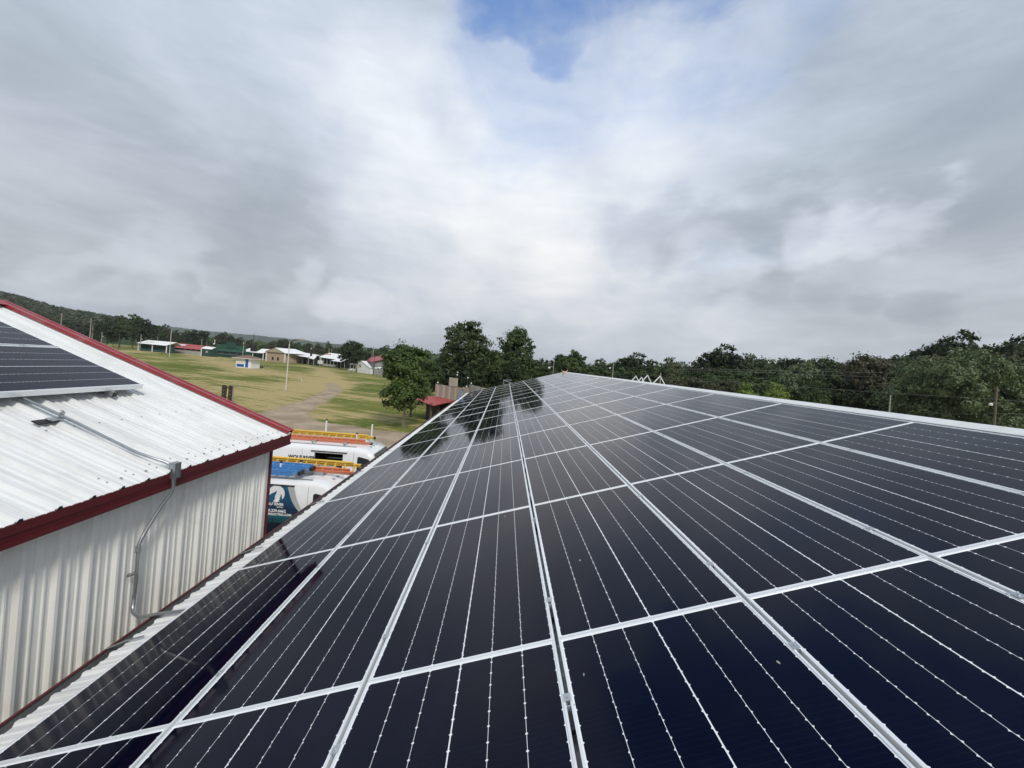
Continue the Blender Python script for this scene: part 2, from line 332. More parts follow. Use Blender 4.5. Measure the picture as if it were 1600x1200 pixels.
dp = g2((300, 598), (345, 594), (400, 603), (462, 611), (470, 620), (449, 630), (400, 647), (330, 650), (250, 640)); dryv += np.where(inpoly(X, Y, dp), .42, .42 * np.exp(-(seg_d(X, Y, dp + dp[:1]) / 3) ** 2))
for px, py, rx, a, ry in [(275, 572, 75, -.55, 9), (420, 590, 60, -.42, 8), (590, 636, 55, -.25, 4), (560, 605, 60, -.22, 8), (450, 575, 40, -.2, 12)]: dryv += blob(px, py, rx, a, ry)
dr = seg_d(X, Y, ROAD + ROAD[:1]); gritv = np.where(inpoly(X, Y, ROAD), 1.0, np.exp(-dr / .55)); gritv += .40 * np.exp(-(seg_d(X, Y, g2((520, 604), (523, 596), (515, 588))) / 1.2) ** 2)
for nm, arr in (('dry', dryv), ('grit', gritv)):
    al = me.attributes.new(nm, 'FLOAT', 'POINT'); al.data.foreach_set('value', arr.ravel().astype(np.float32))
go = link('ground', me); tag(go, kind='structure')
# gravel road and yard
rm = bpy.data.materials.new('gravel'); rm.use_nodes = True; nt = rm.node_tree; p = nt.nodes['Principled BSDF']; q = NB(nt); gp = q.n('ShaderNodeNewGeometry').outputs['Position']
a1 = q.noise(gp, .35, 5, .6, .3); a2 = q.noise(gp, 9, 4, .7); c = q.mix(q.mr(a1, .35, .65), (.29, .225, .155, 1), (.42, .335, .240, 1)); c = q.vm('SCALE', c, q.mr(a2, .25, .75, .65, 1.35, False))
tr = q.noise(q.vm('MULTIPLY', gp, (.25, 1.2, 1)), 1.0, 4, .6); c = q.mix(q.mr(tr, .56, .7, 0, .35), c, (.16, .16, .10, 1))
nt.links.new(c, p.inputs['Base Color']); p.inputs['Roughness'].default_value = .95; p.inputs['Specular IOR Level'].default_value = .15
bn = q.n('ShaderNodeBump'); bn.inputs['Strength'].default_value = .7; bn.inputs['Distance'].default_value = .04; nt.links.new(a2, bn.inputs['Height']); nt.links.new(bn.outputs[0], p.inputs['Normal'])
rp = jag(ROAD); mb = MB(); mb.poly([(x, y, .006) for x, y in rp]); ro = mb.build('gravel_road', rm)
bm = bmesh.new(); bm.from_mesh(ro.data); bmesh.ops.triangulate(bm, faces=bm.faces, ngon_method='EAR_CLIP'); bm.to_mesh(ro.data); bm.free(); tag(ro, kind='structure')

hz_ = MB(); hz_.bb(-6800, 6800, -1900, 8800, -1.0, 150); hm_ = bpy.data.materials.new('haze'); hm_.use_nodes = True; hm_.node_tree.nodes.clear()
pv = hm_.node_tree.nodes.new('ShaderNodeVolumePrincipled'); pv.inputs['Color'].default_value = (.90, .94, 1.0, 1); pv.inputs['Density'].default_value = .00014; pv.inputs['Anisotropy'].default_value = .2
ho_ = hm_.node_tree.nodes.new('ShaderNodeOutputMaterial'); hm_.node_tree.links.new(pv.outputs[0], ho_.inputs['Volume']); hzo = hz_.build('haze', hm_); tag(hzo, kind='stuff')
hill_m = mat('wooded_hill', (.040, .060, .024), .95, 0, .5, .012, .9, .12, spec=.05)
def ridge(name, prof, D, depth, base=0.0, wob=0.0, step=4):
    # a long wooded ridge: crest heights read along the view, seen from the field
    px = np.arange(prof[0][0], prof[-1][0] + step, step); py = np.interp(px, [a for a, _ in prof], [c for _, c in prof]); rs = np.random.default_rng(3); crest = []
    for x, y in zip(px, py): crest.append(PYt(x, y + rs.normal(0, wob), D))
    crest = np.array(crest); rows = []
    for t, zz in ((-.6, 0), (-.42, .25), (-.25, .6), (-.1, .9), (0, 1.0), (.3, .9), (1.0, 0)):
        r = crest.copy(); k = (D + t * depth) / D; r[:, 1] = crest[:, 1] + t * depth; r[:, 0] = crest[:, 0] * k; r[:, 2] = (crest[:, 2] + rs.normal(0, 1, len(px)) * (2.0 if t and zz else 0)) * zz + base * (1 - zz); rows.append(r)
    v = np.concatenate(rows); n = len(px); fs = [(j * n + i, j * n + i + 1, (j + 1) * n + i + 1, (j + 1) * n + i) for j in range(len(rows) - 1) for i in range(n - 1)]
    me = bpy.data.meshes.new(name); me.from_pydata(v.tolist(), [], fs); me.materials.append(hill_m); me.polygons.foreach_set('use_smooth', [True] * len(fs)); o = link(name, me); tag(o, kind='structure'); return crest
far_c = ridge('hills', [(-2600, 420), (-1500, 440), (-700, 470), (-200, 490), (120, 500), (235, 508), (275, 511), (310, 516), (400, 524), (470, 531), (545, 540), (600, 547), (700, 554), (850, 566), (1200, 592), (1800, 640)], 2600, 1200, wob=.3)
near_c = ridge('hillside', [(-900, 380), (-400, 405), (-150, 430), (-40, 452), (0, 461), (30, 468), (60, 478), (110, 489), (160, 497), (210, 507), (240, 516), (265, 527)], 520, 420, wob=.3)

# ------------------------------------------------------------ our metal building
SL = math.radians(16.4677); U = Vector((math.cos(SL), 0, math.sin(SL))); V = Vector((0, 1, 0)); N = Vector((-math.sin(SL), 0, math.cos(SL)))
O = Vector((1.36028, 2.17825, 6.5 - 1.13358)); CP, RP = 1.023, 2.0674
def Q(u, v, n=0.0): return O + U * u + V * v + N * n
Y0B, Y1B = -4.0, 31.6                                # ends of our building
def rib_profile(pitch, width, h=.019):               # one sheet: major ribs with two minor ribs between
    pr = []; k = int(round(width / pitch))
    for i in range(k):
        a = i * pitch
        pr += [(a, 0), (a + .018, h), (a + .042, h), (a + .060, 0)]
        for m in (.42, .72): pr += [(a + pitch * m - .012, 0), (a + pitch * m - .006, h * .34), (a + pitch * m + .006, h * .34), (a + pitch * m + .012, 0)]
    pr.append((k * pitch - .0005, 0)); return pr
def sheet_mesh(name, mt, pitch, width, length, h=.019, segs=1):
    # runs along +x for `length`, profile across y, up z
    pr = rib_profile(pitch, width, h); vs = []; fs = []
    for s_ in range(segs + 1): vs += [(length * s_ / segs, a, z) for a, z in pr]
    n = len(pr)
    for s_ in range(segs): fs += [(s_ * n + i, (s_ + 1) * n + i, (s_ + 1) * n + i + 1, s_ * n + i + 1) for i in range(n - 1)]
    vs2 = [(x, y, z - .004) for x, y, z in vs]; m = len(vs); fs += [tuple(i + m for i in reversed(f)) for f in fs]
    fs += [(i, i + 1, i + 1 + m, i + m) for i in range(n - 1)]
    me = bpy.data.meshes.new(name); me.from_pydata(vs, [], fs); me.validate(); me.materials.append(mt); return me
ROFF = -.105; UE, UR = -4.47, 3.46
B1 = thing('metal_building', 'long low-slope metal roofed building covered with rows of solar panels', 'building', (0, 14, 0))
def loc(o, w): return Vector(w) - Vector(o.location)
sm = sheet_mesh('roof_sheet', white_steel, .2073, .829, UR - UE)
fr_len = 7.8; y = Y0B; k = 0
far_sm = sheet_mesh('roof_sheet_far', white_steel, .2073, .829, fr_len)
apex = Q(UR, 0, ROFF)
while y < Y1B - .2:
    p0 = Q(UE, 0, ROFF) + Vector((0, y - O.y, 0)); link('roof_sheet', sm, B1, loc(B1, p0), (0, -SL, 0))
    link('roof_sheet', far_sm, B1, loc(B1, (apex.x, y, apex.z - .001)), (0, SL, 0)); y += .829
NW = mat('nail', (.35, .35, .34), .5, .6)
mb = MB(); mb.slab([(apex.x, Y0B, apex.z + .035), (apex.x, Y1B, apex.z + .035), tuple(Q(UR - .16, Y1B - O.y, ROFF + .032)), tuple(Q(UR - .16, Y0B - O.y, ROFF + .032))], (0, 0, -.006))
mb.slab([(apex.x, Y0B, apex.z + .035), (apex.x, Y1B, apex.z + .035), (apex.x + .2, Y1B, apex.z - .02), (apex.x + .2, Y0B, apex.z - .02)], (0, 0, -.006)); mb.build('ridge_cap', white_steel, B1)
eave = Q(UE, 0, ROFF); farx = apex.x + fr_len * math.cos(SL) - .15; gz = eave.z - .03
mb = MB(); mb.bb(eave.x + .05, farx, Y0B + .15, Y1B - .2, 0, gz - .22); mb.build('wall', wall_steel, B1)
mb = MB(); mb.add([(eave.x + .05, Y1B - .2, gz - .22), (farx, Y1B - .2, gz - .22), (apex.x, Y1B - .2, apex.z - .05), (eave.x + .05, Y1B - .25, gz - .22), (farx, Y1B - .25, gz - .22), (apex.x, Y1B - .25, apex.z - .05)], [(0, 1, 2), (3, 5, 4), (0, 2, 5, 3), (1, 4, 5, 2)]); mb.build('gable', wall_steel, B1)
# rake trim at far end
mb = MB(); mb.beam(Q(UE, Y1B - O.y - .02, ROFF + .0), Q(UR, Y1B - O.y - .02, ROFF + .0), .06, .11); mb.build('rake_trim', white_steel, B1)
# gutter: a trough with a dark red outer lip
gx0, gx1 = eave.x - .100, eave.x + .03; lip = gz + .012
mb = MB(); t = .003
mb.bb(gx0 + t + .001, gx1, Y0B, Y1B, gz - .10, gz - .10 + t); mb.bb(gx0, gx0 + t, Y0B, Y1B, gz - .10, lip); mb.bb(gx1, gx1 + t, Y0B, Y1B, gz - .10, gz - .004); gut = mb.build('gutter', gutter_m, B1)
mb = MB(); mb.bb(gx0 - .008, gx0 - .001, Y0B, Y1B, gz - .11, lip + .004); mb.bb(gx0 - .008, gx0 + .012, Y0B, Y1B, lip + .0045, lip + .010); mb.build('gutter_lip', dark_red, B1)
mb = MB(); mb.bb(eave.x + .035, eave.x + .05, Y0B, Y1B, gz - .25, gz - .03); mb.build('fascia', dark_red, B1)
strap = None
for y in (.78, 1.90, 3.35, 5.0, 6.7, 8.6, 10.6, 12.8, 15, 17.2, 19.4):
    mb = MB(); a = Vector((gx0 + .003, y, lip + .012)); e2 = Vector(Q(UE + .14, 0, ROFF + .024)); e2.y = y + .07
    mb.beam(a, (a + e2) / 2 + Vector((0, 0, .012)), .022, .004); mb.beam((a + e2) / 2 + Vector((0, 0, .012)), e2, .022, .004); mb.build('gutter_strap', galv, B1)

# ------------------------------------------------------------ solar panels
PW, PL, PH = 1.003, 2.063, .035
def bevel_frame(w, l, h, lipw=.011):
    mb = MB()
    for x0, x1, y0, y1 in ((0, lipw, 0, l), (w - lipw, w, 0, l), (lipw + .0002, w - lipw - .0002, 0, lipw), (lipw + .0002, w - lipw - .0002, l - lipw, l)): mb.bb(x0, x1, y0, y1, -h, 0)
    return mb
def string_mesh(name, w, y0, y1, n, phase, notch=.0058, mt=cell_m):
    vs = []; fs = []; pitch = (y1 - y0) / n; ys = [y0] + [y0 + pitch * (i + phase) for i in range(n)] + [y1]
    ys = [a for i, a in enumerate(ys) if i == 0 or a - ys[i - 1] > .004]
    for a, c in zip(ys[:-1], ys[1:]):
        k = len(vs); ca = notch if a > y0 + 1e-6 else .007; cc = notch if c < y1 - 1e-6 else .007
        vs += [(ca, a, 0), (w - ca, a, 0), (w, a + ca, 0), (w, c - cc, 0), (w - cc, c, 0), (cc, c, 0), (0, c - cc, 0), (0, a + ca, 0)]; fs.append(tuple(range(k, k + 8)))
    me = bpy.data.meshes.new(name); me.from_pydata(vs, [], fs); me.validate(); me.materials.append(mt); return me
sw, gap, cgap = .15835, .0024, .0062
xs_ = []; tot = 6 * sw + 4 * gap + cgap; x = (PW - tot) / 2
for i in range(6): xs_.append(x); x += sw + (cgap if i == 2 else gap)
frame_me = bevel_frame(PW, PL, PH).mesh('panel_frame', alu)
back_me = MB().bb(.0112, PW - .0112, .0112, PL - .0112, -.0065, -.0042).mesh('backsheet', back_m)
st = [string_mesh('cell_string', sw, .020, PL - .020, 27, ph) for ph in (.92, .55, .3)]
lab_c = ['first column from the ridge', 'second column from the ridge', 'third column from the ridge', 'fourth column, midway down the slope', 'third column up from the eave', 'second column up from the eave', 'eave column, along the gutter']
ordn = ['behind the camera', 'nearest', 'second', 'third', 'fourth', 'fifth', 'sixth', 'seventh', 'eighth', 'ninth', 'tenth', 'eleventh', 'twelfth', 'thirteenth', 'fourteenth', 'farthest']
for r in range(-1, 14):
    for ci in range(7):                                # ci 0 = at the ridge
        u0 = (3 - ci) * CP - CP + .010
        e_ = thing('solar_panel', f'{ordn[r + 2]} row solar panel of the big array, {lab_c[ci]}', 'solar panel', Q(u0, r * RP + .002, random.uniform(-.0008, .0008)), 'solar panels in the big array')
        e_.rotation_euler = (random.uniform(-.0012, .0012), -SL + random.uniform(-.0012, .0012), 0)
        link('frame', frame_me, e_); link('backsheet', back_me, e_)
        if r < 8:
            for i in range(6):
                o = link('cell_string', st[(i + ci * 2 + r) % 3 if (ci + r) % 3 else (ci % 3)], e_, (xs_[i], 0, -.0038))
        else:
            if r == 8 and ci == 0:
                mb = MB(); 
                for i in range(6): mb.bb(xs_[i], xs_[i] + sw, .02, PL - .02, -.0045, -.0038)
                far_cells = mb.mesh('cell_strings', cell_m)
            link('cell_strings', far_cells, e_)
# mounting rails with mid clamps and feet
clamp_me = MB().box((0, 0, .002), (.032, .040, .0035)).box((0, 0, -.012), (.013, .034, .026)).tube([(0, 0, .003), (0, 0, .008)], .0065, 6).mesh('mid_clamp', alu_mill)
foot_mb = MB().box((0, .03, -.052), (.05, .006, .10)).box((0, .055, -.098), (.05, .055, .006)).tube([(0, .022, -.05), (0, .045, -.05)], .008, 6).tube([(0, .06, -.096), (0, .06, -.088)], .009, 6); foot_me = foot_mb.mesh('foot', alu_mill)
foot_me2 = MB().box((0, -.06, -.03), (.016, .05, .012)).box((0, -.09, -.035), (.016, .03, .02)).mesh('cable_clip', black_plastic)
rail_me = MB().box((0, 0, -.0555), (7.24, .035, .040)).box((0, 0, -.0348), (7.24, .010, .0012)).mesh('rail', alu_mill)
for r in range(-1, 14):
    for k, fv in enumerate((.175, .815)):
        e_ = thing('mounting_rail', f"aluminium rail with clamps under the {ordn[r + 2]} row of panels, its {'near' if k == 0 else 'far'} side rail", 'mounting rail', Q(-.5 * CP, (r + fv) * RP, 0), 'rails under the big array')
        e_.rotation_euler = (0, -SL, 0); link('rail', rail_me, e_)
        for j in range(-3, 4):
            xo = j * CP + .5 * CP; link('mid_clamp', clamp_me, e_, (xo - (0.0 if j < 3 else 0), 0, 0)) if j < 3 else None
            if j < 3: link('foot', foot_me, e_, (xo + .002, -.07 if j == -1 else .0, 0)); 
            if j == -1 and r < 5: link('cable_clip', foot_me2, e_, (xo, -.02, -.005))

# ------------------------------------------------------------ left building
SB = math.radians(19.95); LX, LZ = -3.30, 5.165; RX = -7.93; YE = 6.60; YN = -5.0
UL = Vector((-math.cos(SB), 0, math.sin(SB))); NL = Vector((math.sin(SB), 0, math.cos(SB)))
def LQ(s, y, n=0.0): return Vector((LX, y, LZ)) + UL * s + NL * n
B2 = thing('metal_building', 'white ribbed metal building with dark red trim beside the solar roof', 'building', (-6, 1, 0))
len2 = (LX - RX) / math.cos(SB); pit = .2585; wsh = pit * 4
sm2 = sheet_mesh('roof_sheet', white_steel, pit, wsh, len2, .036); smf = sheet_mesh('roof_sheet_far', white_steel, pit, wsh, len2, .036)
y = YE - wsh - .015
rib_shift = .0
while y > YN:
    # sheet runs from the eave up to the ridge
    M = Matrix((( -math.cos(SB), 0, math.sin(SB)), (0, -1, 0), (math.sin(SB), 0, math.cos(SB)))).to_4x4()
    o = link('roof_sheet', sm2, B2); o.matrix_local = Matrix.Translation(loc(B2, (LX, y + wsh, LZ - .036))) @ M
    M2 = Matrix(((math.cos(SB), 0, -math.sin(SB)), (0, 1, 0), (math.sin(SB), 0, math.cos(SB)))).to_4x4()
    o = link('roof_sheet', smf, B2); o.matrix_local = Matrix.Translation(loc(B2, (2 * RX - LX, y, LZ - .024))) @ M2
    y -= wsh
WX, WY, WT = -3.455, 6.36, LZ - .165
# wall sheets: profile along y, facing +x
wm = sheet_mesh('wall_sheet', wall_steel, pit, wsh, WT + .05, .032)
mb = MB(); mb.bb(WX - .03, WX - .018, 6.245, WY - .0225, 0, WT); mb.build('wall_filler', wall_steel, B2)
y = 6.252 - wsh
while y > YN:
    M = Matrix(((0, 0, 1), (0, -1, 0), (1, 0, 0))).to_4x4()
    o = link('wall_sheet', wm, B2); o.matrix_local = Matrix.Translation(loc(B2, (WX - .024, y + wsh, -.05))) @ M; y -= wsh
mb = MB(); mb.slab([(WX - .03, WY, 0), (2 * RX - WX, WY, 0), (2 * RX - WX, WY, WT), (RX, WY, LZ + math.tan(SB) * (LX - RX) - .12), (WX - .03, WY, WT)], (0, -.05, 0)); mb.build('gable_wall', wall_steel, B2)
mb = MB(); mb.bb(WX - .08, WX - .031, YN, WY - .051, 0, WT); mb.bb(2 * RX - WX, 2 * RX - WX + .06, YN, WY - .051, 0, WT); tag(mb.build('hidden_walls', under, B2), kind='stuff')
mb = MB(); mb.bb(WX - .05, WX + .012, WY - .022, WY + .008, 0, WT - .002); mb.build('corner_trim', dark_red, B2)
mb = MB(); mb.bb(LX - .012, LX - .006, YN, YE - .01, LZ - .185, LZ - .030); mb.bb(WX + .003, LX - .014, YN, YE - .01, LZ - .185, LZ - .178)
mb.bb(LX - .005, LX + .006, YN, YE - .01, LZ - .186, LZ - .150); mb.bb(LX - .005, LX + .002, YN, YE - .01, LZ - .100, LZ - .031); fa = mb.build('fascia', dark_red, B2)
# closure strip along the drip edge
cm = MB(); y = YE - wsh - .015
while y > YN:
    for i in range(4):
        a = y + wsh - i * pit - .06; cm.add([(LX - .004, a, LZ - .029), (LX - .004, a + .06, LZ - .029), (LX - .004, a + .042, LZ - .004), (LX - .004, a + .018, LZ - .004), (LX + .003, a, LZ - .029), (LX + .003, a + .06, LZ - .029), (LX + .003, a + .042, LZ - .004), (LX + .003, a + .018, LZ - .004)],
                         [(0, 1, 2, 3), (7, 6, 5, 4), (0, 3, 7, 4), (1, 5, 6, 2), (3, 2, 6, 7), (0, 4, 5, 1)])
    y -= wsh
tag(cm.build('rib_closure', black_plastic, B2), kind='stuff')
# rake trim, far gable end, both slopes
for sgn in (1, -1):
    mb = MB(); f = (lambda s, y, n: LQ(s, y, n)) if sgn > 0 else (lambda s, y, n: Vector((2 * RX - LQ(s, y, n).x, y, LQ(s, y, n).z)))
    a, c = 0.0, len2
    mb.slab([f(a, YE - .10, .034), f(c, YE - .10, .034), f(c, YE + .02, .040), f(a, YE + .02, .040)], NL * -.004 if sgn > 0 else Vector((-NL.x, 0, NL.z)) * -.004)
    mb.slab([f(a, YE - .10, .033), f(c, YE - .10, .033), f(c, YE - .10, -.01), f(a, YE - .10, -.01)], (0, .004, 0))
    mb.slab([f(a, YE + .02, .036), f(c, YE + .02, .036), f(c, YE + .02, -.16), f(a, YE + .02, -.16)], (0, -.004, 0)); mb.build('rake_trim', red_trim, B2)
    if sgn > 0:
        mb = MB(); mb.slab([f(-.012, YE - .012, .046), f(c, YE - .012, .046), f(c, YE + .028, .046), f(-.012, YE + .028, .046)], NL * -.004); mb.build('rake_rib', red_trim, B2)
mb = MB()
ap = LQ(len2, 0, .05)
for sg in (1, -1):
    a = LQ(len2 - .16, 0, .034); ax = a.x if sg > 0 else 2 * RX - a.x
    mb.slab([(RX, YN, ap.z), (RX, YE + .03, ap.z), (ax, YE + .03, a.z), (ax, YN, a.z)], (0, 0, -.005))
mb.build('ridge_cap', red_trim, B2)
# roof screws on both roofs (seen only near the eave)
sc = MB()
for i in range(22):
    yy = YE - .1 - i * pit * .5
    for s_ in (.12, .20) if i % 2 else (.12,):
        sc.box(LQ(s_, yy - .09, .003 - .018), (.016, .016, .010), (UL, V, NL))
for s_ in (1.1,):
    for i in range(10): sc.box(LQ(s_, YE - .25 - i * pit, -.015), (.014, .014, .008), (UL, V, NL))
tag(sc.build('roof_screws', NW, B2), kind='stuff')
sc = MB()
for i in range(150):
    yy = .2 + i * .2073 / 1.0; sc.box(Q(UE + .10, yy - O.y, ROFF + .004), (.014, .014, .008), (U, V, N))
tag(sc.build('roof_screws', NW, B1), kind='stuff')

# array on the left roof (wider modules, thick lower frame)
PW2 = 1.205; kx = PW2 / PW
fr2 = bevel_frame(PW2, PL, .062, .016).mesh('panel_frame_left', alu); bk2 = MB().bb(.0163, PW2 - .0163, .0163, PL - .0163, -.0065, -.0042).mesh('backsheet_left', back_m)
st2 = [string_mesh('cell_string_left', sw * kx, .026, PL - .024, 27, ph, .006) for ph in (.92, .4)]
names2 = ['lower row, nearest the rake', 'lower row, second from the rake', 'lower row, third from the rake', 'upper row, nearest the rake', 'upper row, second from the rake', 'upper row, third from the rake']
for rr in range(2):
    for cc in range(3):
        s0 = 1.655 + rr * 1.232; y1 = 5.60 - cc * (PL + .004)
        e_ = thing('solar_panel', f'solar panel on the white left roof, {names2[rr * 3 + cc]}', 'solar panel', LQ(s0, y1 - PL, .135), 'solar panels on the left roof')
        # local x up the slope, y along the building
        Mx = Matrix(((-math.cos(SB), 0, math.sin(SB)), (0, 1, 0), (math.sin(SB), 0, math.cos(SB))))
        # keep right handed: x up slope, y towards camera
        Mx = Matrix(((-math.cos(SB), 0, math.sin(SB)), (0, -1, 0), (math.sin(SB), 0, math.cos(SB))))
        e_.rotation_euler = Mx.to_euler(); e_.location = LQ(s0, y1, .135)
        link('frame', fr2, e_); link('backsheet', bk2, e_)
        for i in range(6): link('cell_string', st2[(i + cc) % 2], e_, (xs_[i] * kx, 0, -.0038))
# rails and clamps of the left array
for j, yy in enumerate((5.18, 3.95, 3.1, 1.9)):
    e_ = thing('mounting_rail', f"aluminium rail under the left roof panels, {['nearest the rake', 'second from the rake', 'third from the rake', 'fourth from the rake'][j]}", 'mounting rail', LQ(1.60, yy, .05), 'rails under the left roof panels')
    mb = MB(); mb.box(LQ(2.88, yy, .045), (2.56, .04, .05), (UL, V, NL)); mb.build('rail', alu_mill, e_)
    mb = MB(); mb.box(LQ(1.60, yy, .045), (.012, .048, .058), (UL, V, NL)); mb.build('end_cap', black_plastic, e_)
    mb = MB(); mb.box(LQ(1.78, yy + .05, .02), (.07, .06, .05), (UL, V, NL)); mb.box(LQ(1.78, yy + .10, .0), (.09, .10, .012), (UL, V, NL)); mb.build('foot', black_plastic, e_)
    mb = MB(); mb.box(LQ(1.655 + 1.2185, yy, .137), (.045, .05, .008), (UL, V, NL)); mb.tube([LQ(1.655 + 1.2185, yy, .135), LQ(1.655 + 1.2185, yy, .150)], .01, 6); mb.build('mid_clamp', alu_mill, e_)

# ------------------------------------------------------------ conduit
def smooth_path(pts, n=6):
    P_ = [Vector(q) for q in pts]; out = []
    for i in range(len(P_) - 1):
        p0 = P_[max(i - 1, 0)]; p1 = P_[i]; p2 = P_[i + 1]; p3 = P_[min(i + 2, len(P_) - 1)]
        for j in range(n):
            t = j / n; out.append(.5 * ((2 * p1) + (p2 - p0) * t + (2 * p0 - 5 * p1 + 4 * p2 - p3) * t * t + (-p0 + 3 * p1 - 3 * p2 + p3) * t ** 3))
    out.append(P_[-1]); return out
C = thing('electrical_conduit', 'galvanised conduit run from the left roof panels down the white wall', 'conduit', (-3.4, 4.2, 4.5))
mb = MB(); mb.tube(smooth_path([LQ(1.95, 4.26, .045), LQ(1.26, 4.25, .050), LQ(.62, 4.21, .050), LQ(.38, 4.19, .052), LQ(.22, 4.205, .056), LQ(.10, 4.235, .055), (-3.318, 4.25, 5.222)]), .0150, 10)
mb.build('roof_pipe', galv, C, True)
bx = Vector((-3.285, 4.265, 5.150)); 
mb = MB(); mb.bb(-3.318, -3.252, 4.230, 4.295, 5.085, 5.24); mb.bb(-3.322, -3.248, 4.298, 4.304, 5.080, 5.240)
bxo = mb.build('junction_box', galv, C); 
mb = MB(); mb.box((-3.285, 4.232, 5.17), (.016, .004, .02)); mb.build('box_label', white_paint, C)
for zc_ in (5.222, 5.098):
    mb = MB(); mb.tube([(-3.285, 4.304, zc_), (-3.285, 4.310, zc_)], .007, 8); mb.build('screw', galv, C)
mb = MB(); mb.tube([(-3.345, 4.245, 5.225), (-3.318, 4.25, 5.222)], .019, 8); mb.tube([(-3.285, 4.265, 5.084), (-3.285, 4.265, 5.055)], .021, 8); mb.tube([(-3.285, 4.265, 5.042), (-3.285, 4.265, 5.032)], .021, 8); mb.build('connector', galv, C, True)
dn = [(-3.285, 4.265, 5.06), (-3.285, 4.265, 4.98), (-3.30, 4.25, 4.91), (-3.345, 4.205, 4.80), (-3.385, 4.115, 4.62), (-3.395, 4.065, 4.53), (-3.397, 4.045, 4.46), (-3.397, 4.045, 4.30), (-3.397, 4.045, 4.05), (-3.397, 4.040, 3.955), (-3.36, 4.00, 3.875), (-3.24, 3.90, 3.855), (-3.10, 3.80, 3.93), (-2.96, 3.74, 4.01)]
mb = MB(); mb.tube(smooth_path(dn[:11] + [(-3.22, 3.915, 3.885), (-3.05, 3.80, 3.975), (-2.90, 3.73, 4.045), (-2.66, 3.66, 4.125), (-2.45, 3.62, 4.19)], 7), .0165, 10); mb.build('wall_pipe', galv, C, True)
mb = MB()
for zz in (4.475, 4.452, 4.430): mb.tube([(-3.397, 4.045, zz), (-3.397, 4.045, zz - .012)], .024, 8)
mb.build('coupling', galv, C, True)
mb = MB(); mb.box((-3.415, 4.03, 4.215), (.03, .085, .016)); mb.box((-3.43, 4.0, 4.215), (.012, .03, .03)); mb.build('pipe_strap', galv, C)
# strut block under the roof pipe
mb = MB(); mb.box(LQ(1.235, 4.13, .004), (.075, .20, .012), (UL, V, NL)); mb.build('rubber_pad', rubber, C)
mb = MB(); mb.box(LQ(1.235, 4.205, .018), (.055, .11, .022), (UL, V, NL)); mb.box(LQ(1.235, 4.262, .012), (.055, .006, .05), (UL, V, NL)); mb.box(LQ(1.235, 4.15, .028), (.04, .05, .01), (UL, V, NL)); mb.build('mount_foot', alu_mill, C)
mb = MB(); mb.tube([LQ(1.24, 4.25, .03), LQ(1.24, 4.25, .105)], .005, 6); mb.box(LQ(1.24, 4.25, .095), (.05, .012, .006), (UL, V, NL)); mb.box(LQ(1.24, 4.25, .07), (.014, .045, .030), (UL, V, NL)); mb.build('pipe_clamp', galv, C)

# ------------------------------------------------------------ vans
teal = bpy.data.materials.new('printed_wrap'); teal.use_nodes = True; nt = teal.node_tree; p = nt.nodes['Principled BSDF']; q = NB(nt)
gp = q.n('ShaderNodeNewGeometry').outputs['Position']; sp = q.n('ShaderNodeSeparateXYZ'); nt.links.new(gp, sp.inputs[0])
hz = q.m('ADD', sp.outputs[2], q.m('MULTIPLY', q.m('SUBTRACT', q.noise(q.vm('MULTIPLY', gp, (2, 1, 7)), 1.0, 4, .6), .5), .5))
rp_ = q.n('ShaderNodeValToRGB'); nt.links.new(q.mr(hz, .9, 2.7, 0, 1, False), rp_.inputs[0]); e = rp_.color_ramp.elements
e[0].position = 0; e[0].color = (.004, .005, .010, 1); e[1].position = 1; e[1].color = (.012, .34, .36, 1)
for p_, c_ in ((.24, (.006, .012, .03, 1)), (.36, (.010, .11, .13, 1)), (.42, (.008, .02, .05, 1)), (.60, (.012, .06, .13, 1)), (.82, (.014, .08, .16, 1)), (.90, (.014, .25, .30, 1))):
    z = e.new(p_); z.color = c_
nt.links.new(rp_.outputs[0], p.inputs['Base Color']); p.inputs['Roughness'].default_value = .25
ink = mat('black_print', (.015, .015, .018), .4); inkw = mat('white_print', (.80, .80, .80), .4); grey_band = mat('grey_print', (.42, .42, .43), .35)
wolf_blue = mat('blue_print', (.012, .10, .19), .35)
yellow_fg = mat('yellow_fibreglass', (.76, .52, .09), .45, 0, .06, 8, dirt=(.4, .25, .05), dirtamt=.3)
orange_fg = mat('orange_fibreglass', (.62, .19, .10), .45, 0, .06, 8)
blue_fg = mat('blue_fibreglass', (.06, .22, .52), .42, 0, .08, 8, dirt=(.2, .35, .55), dirtamt=.35)

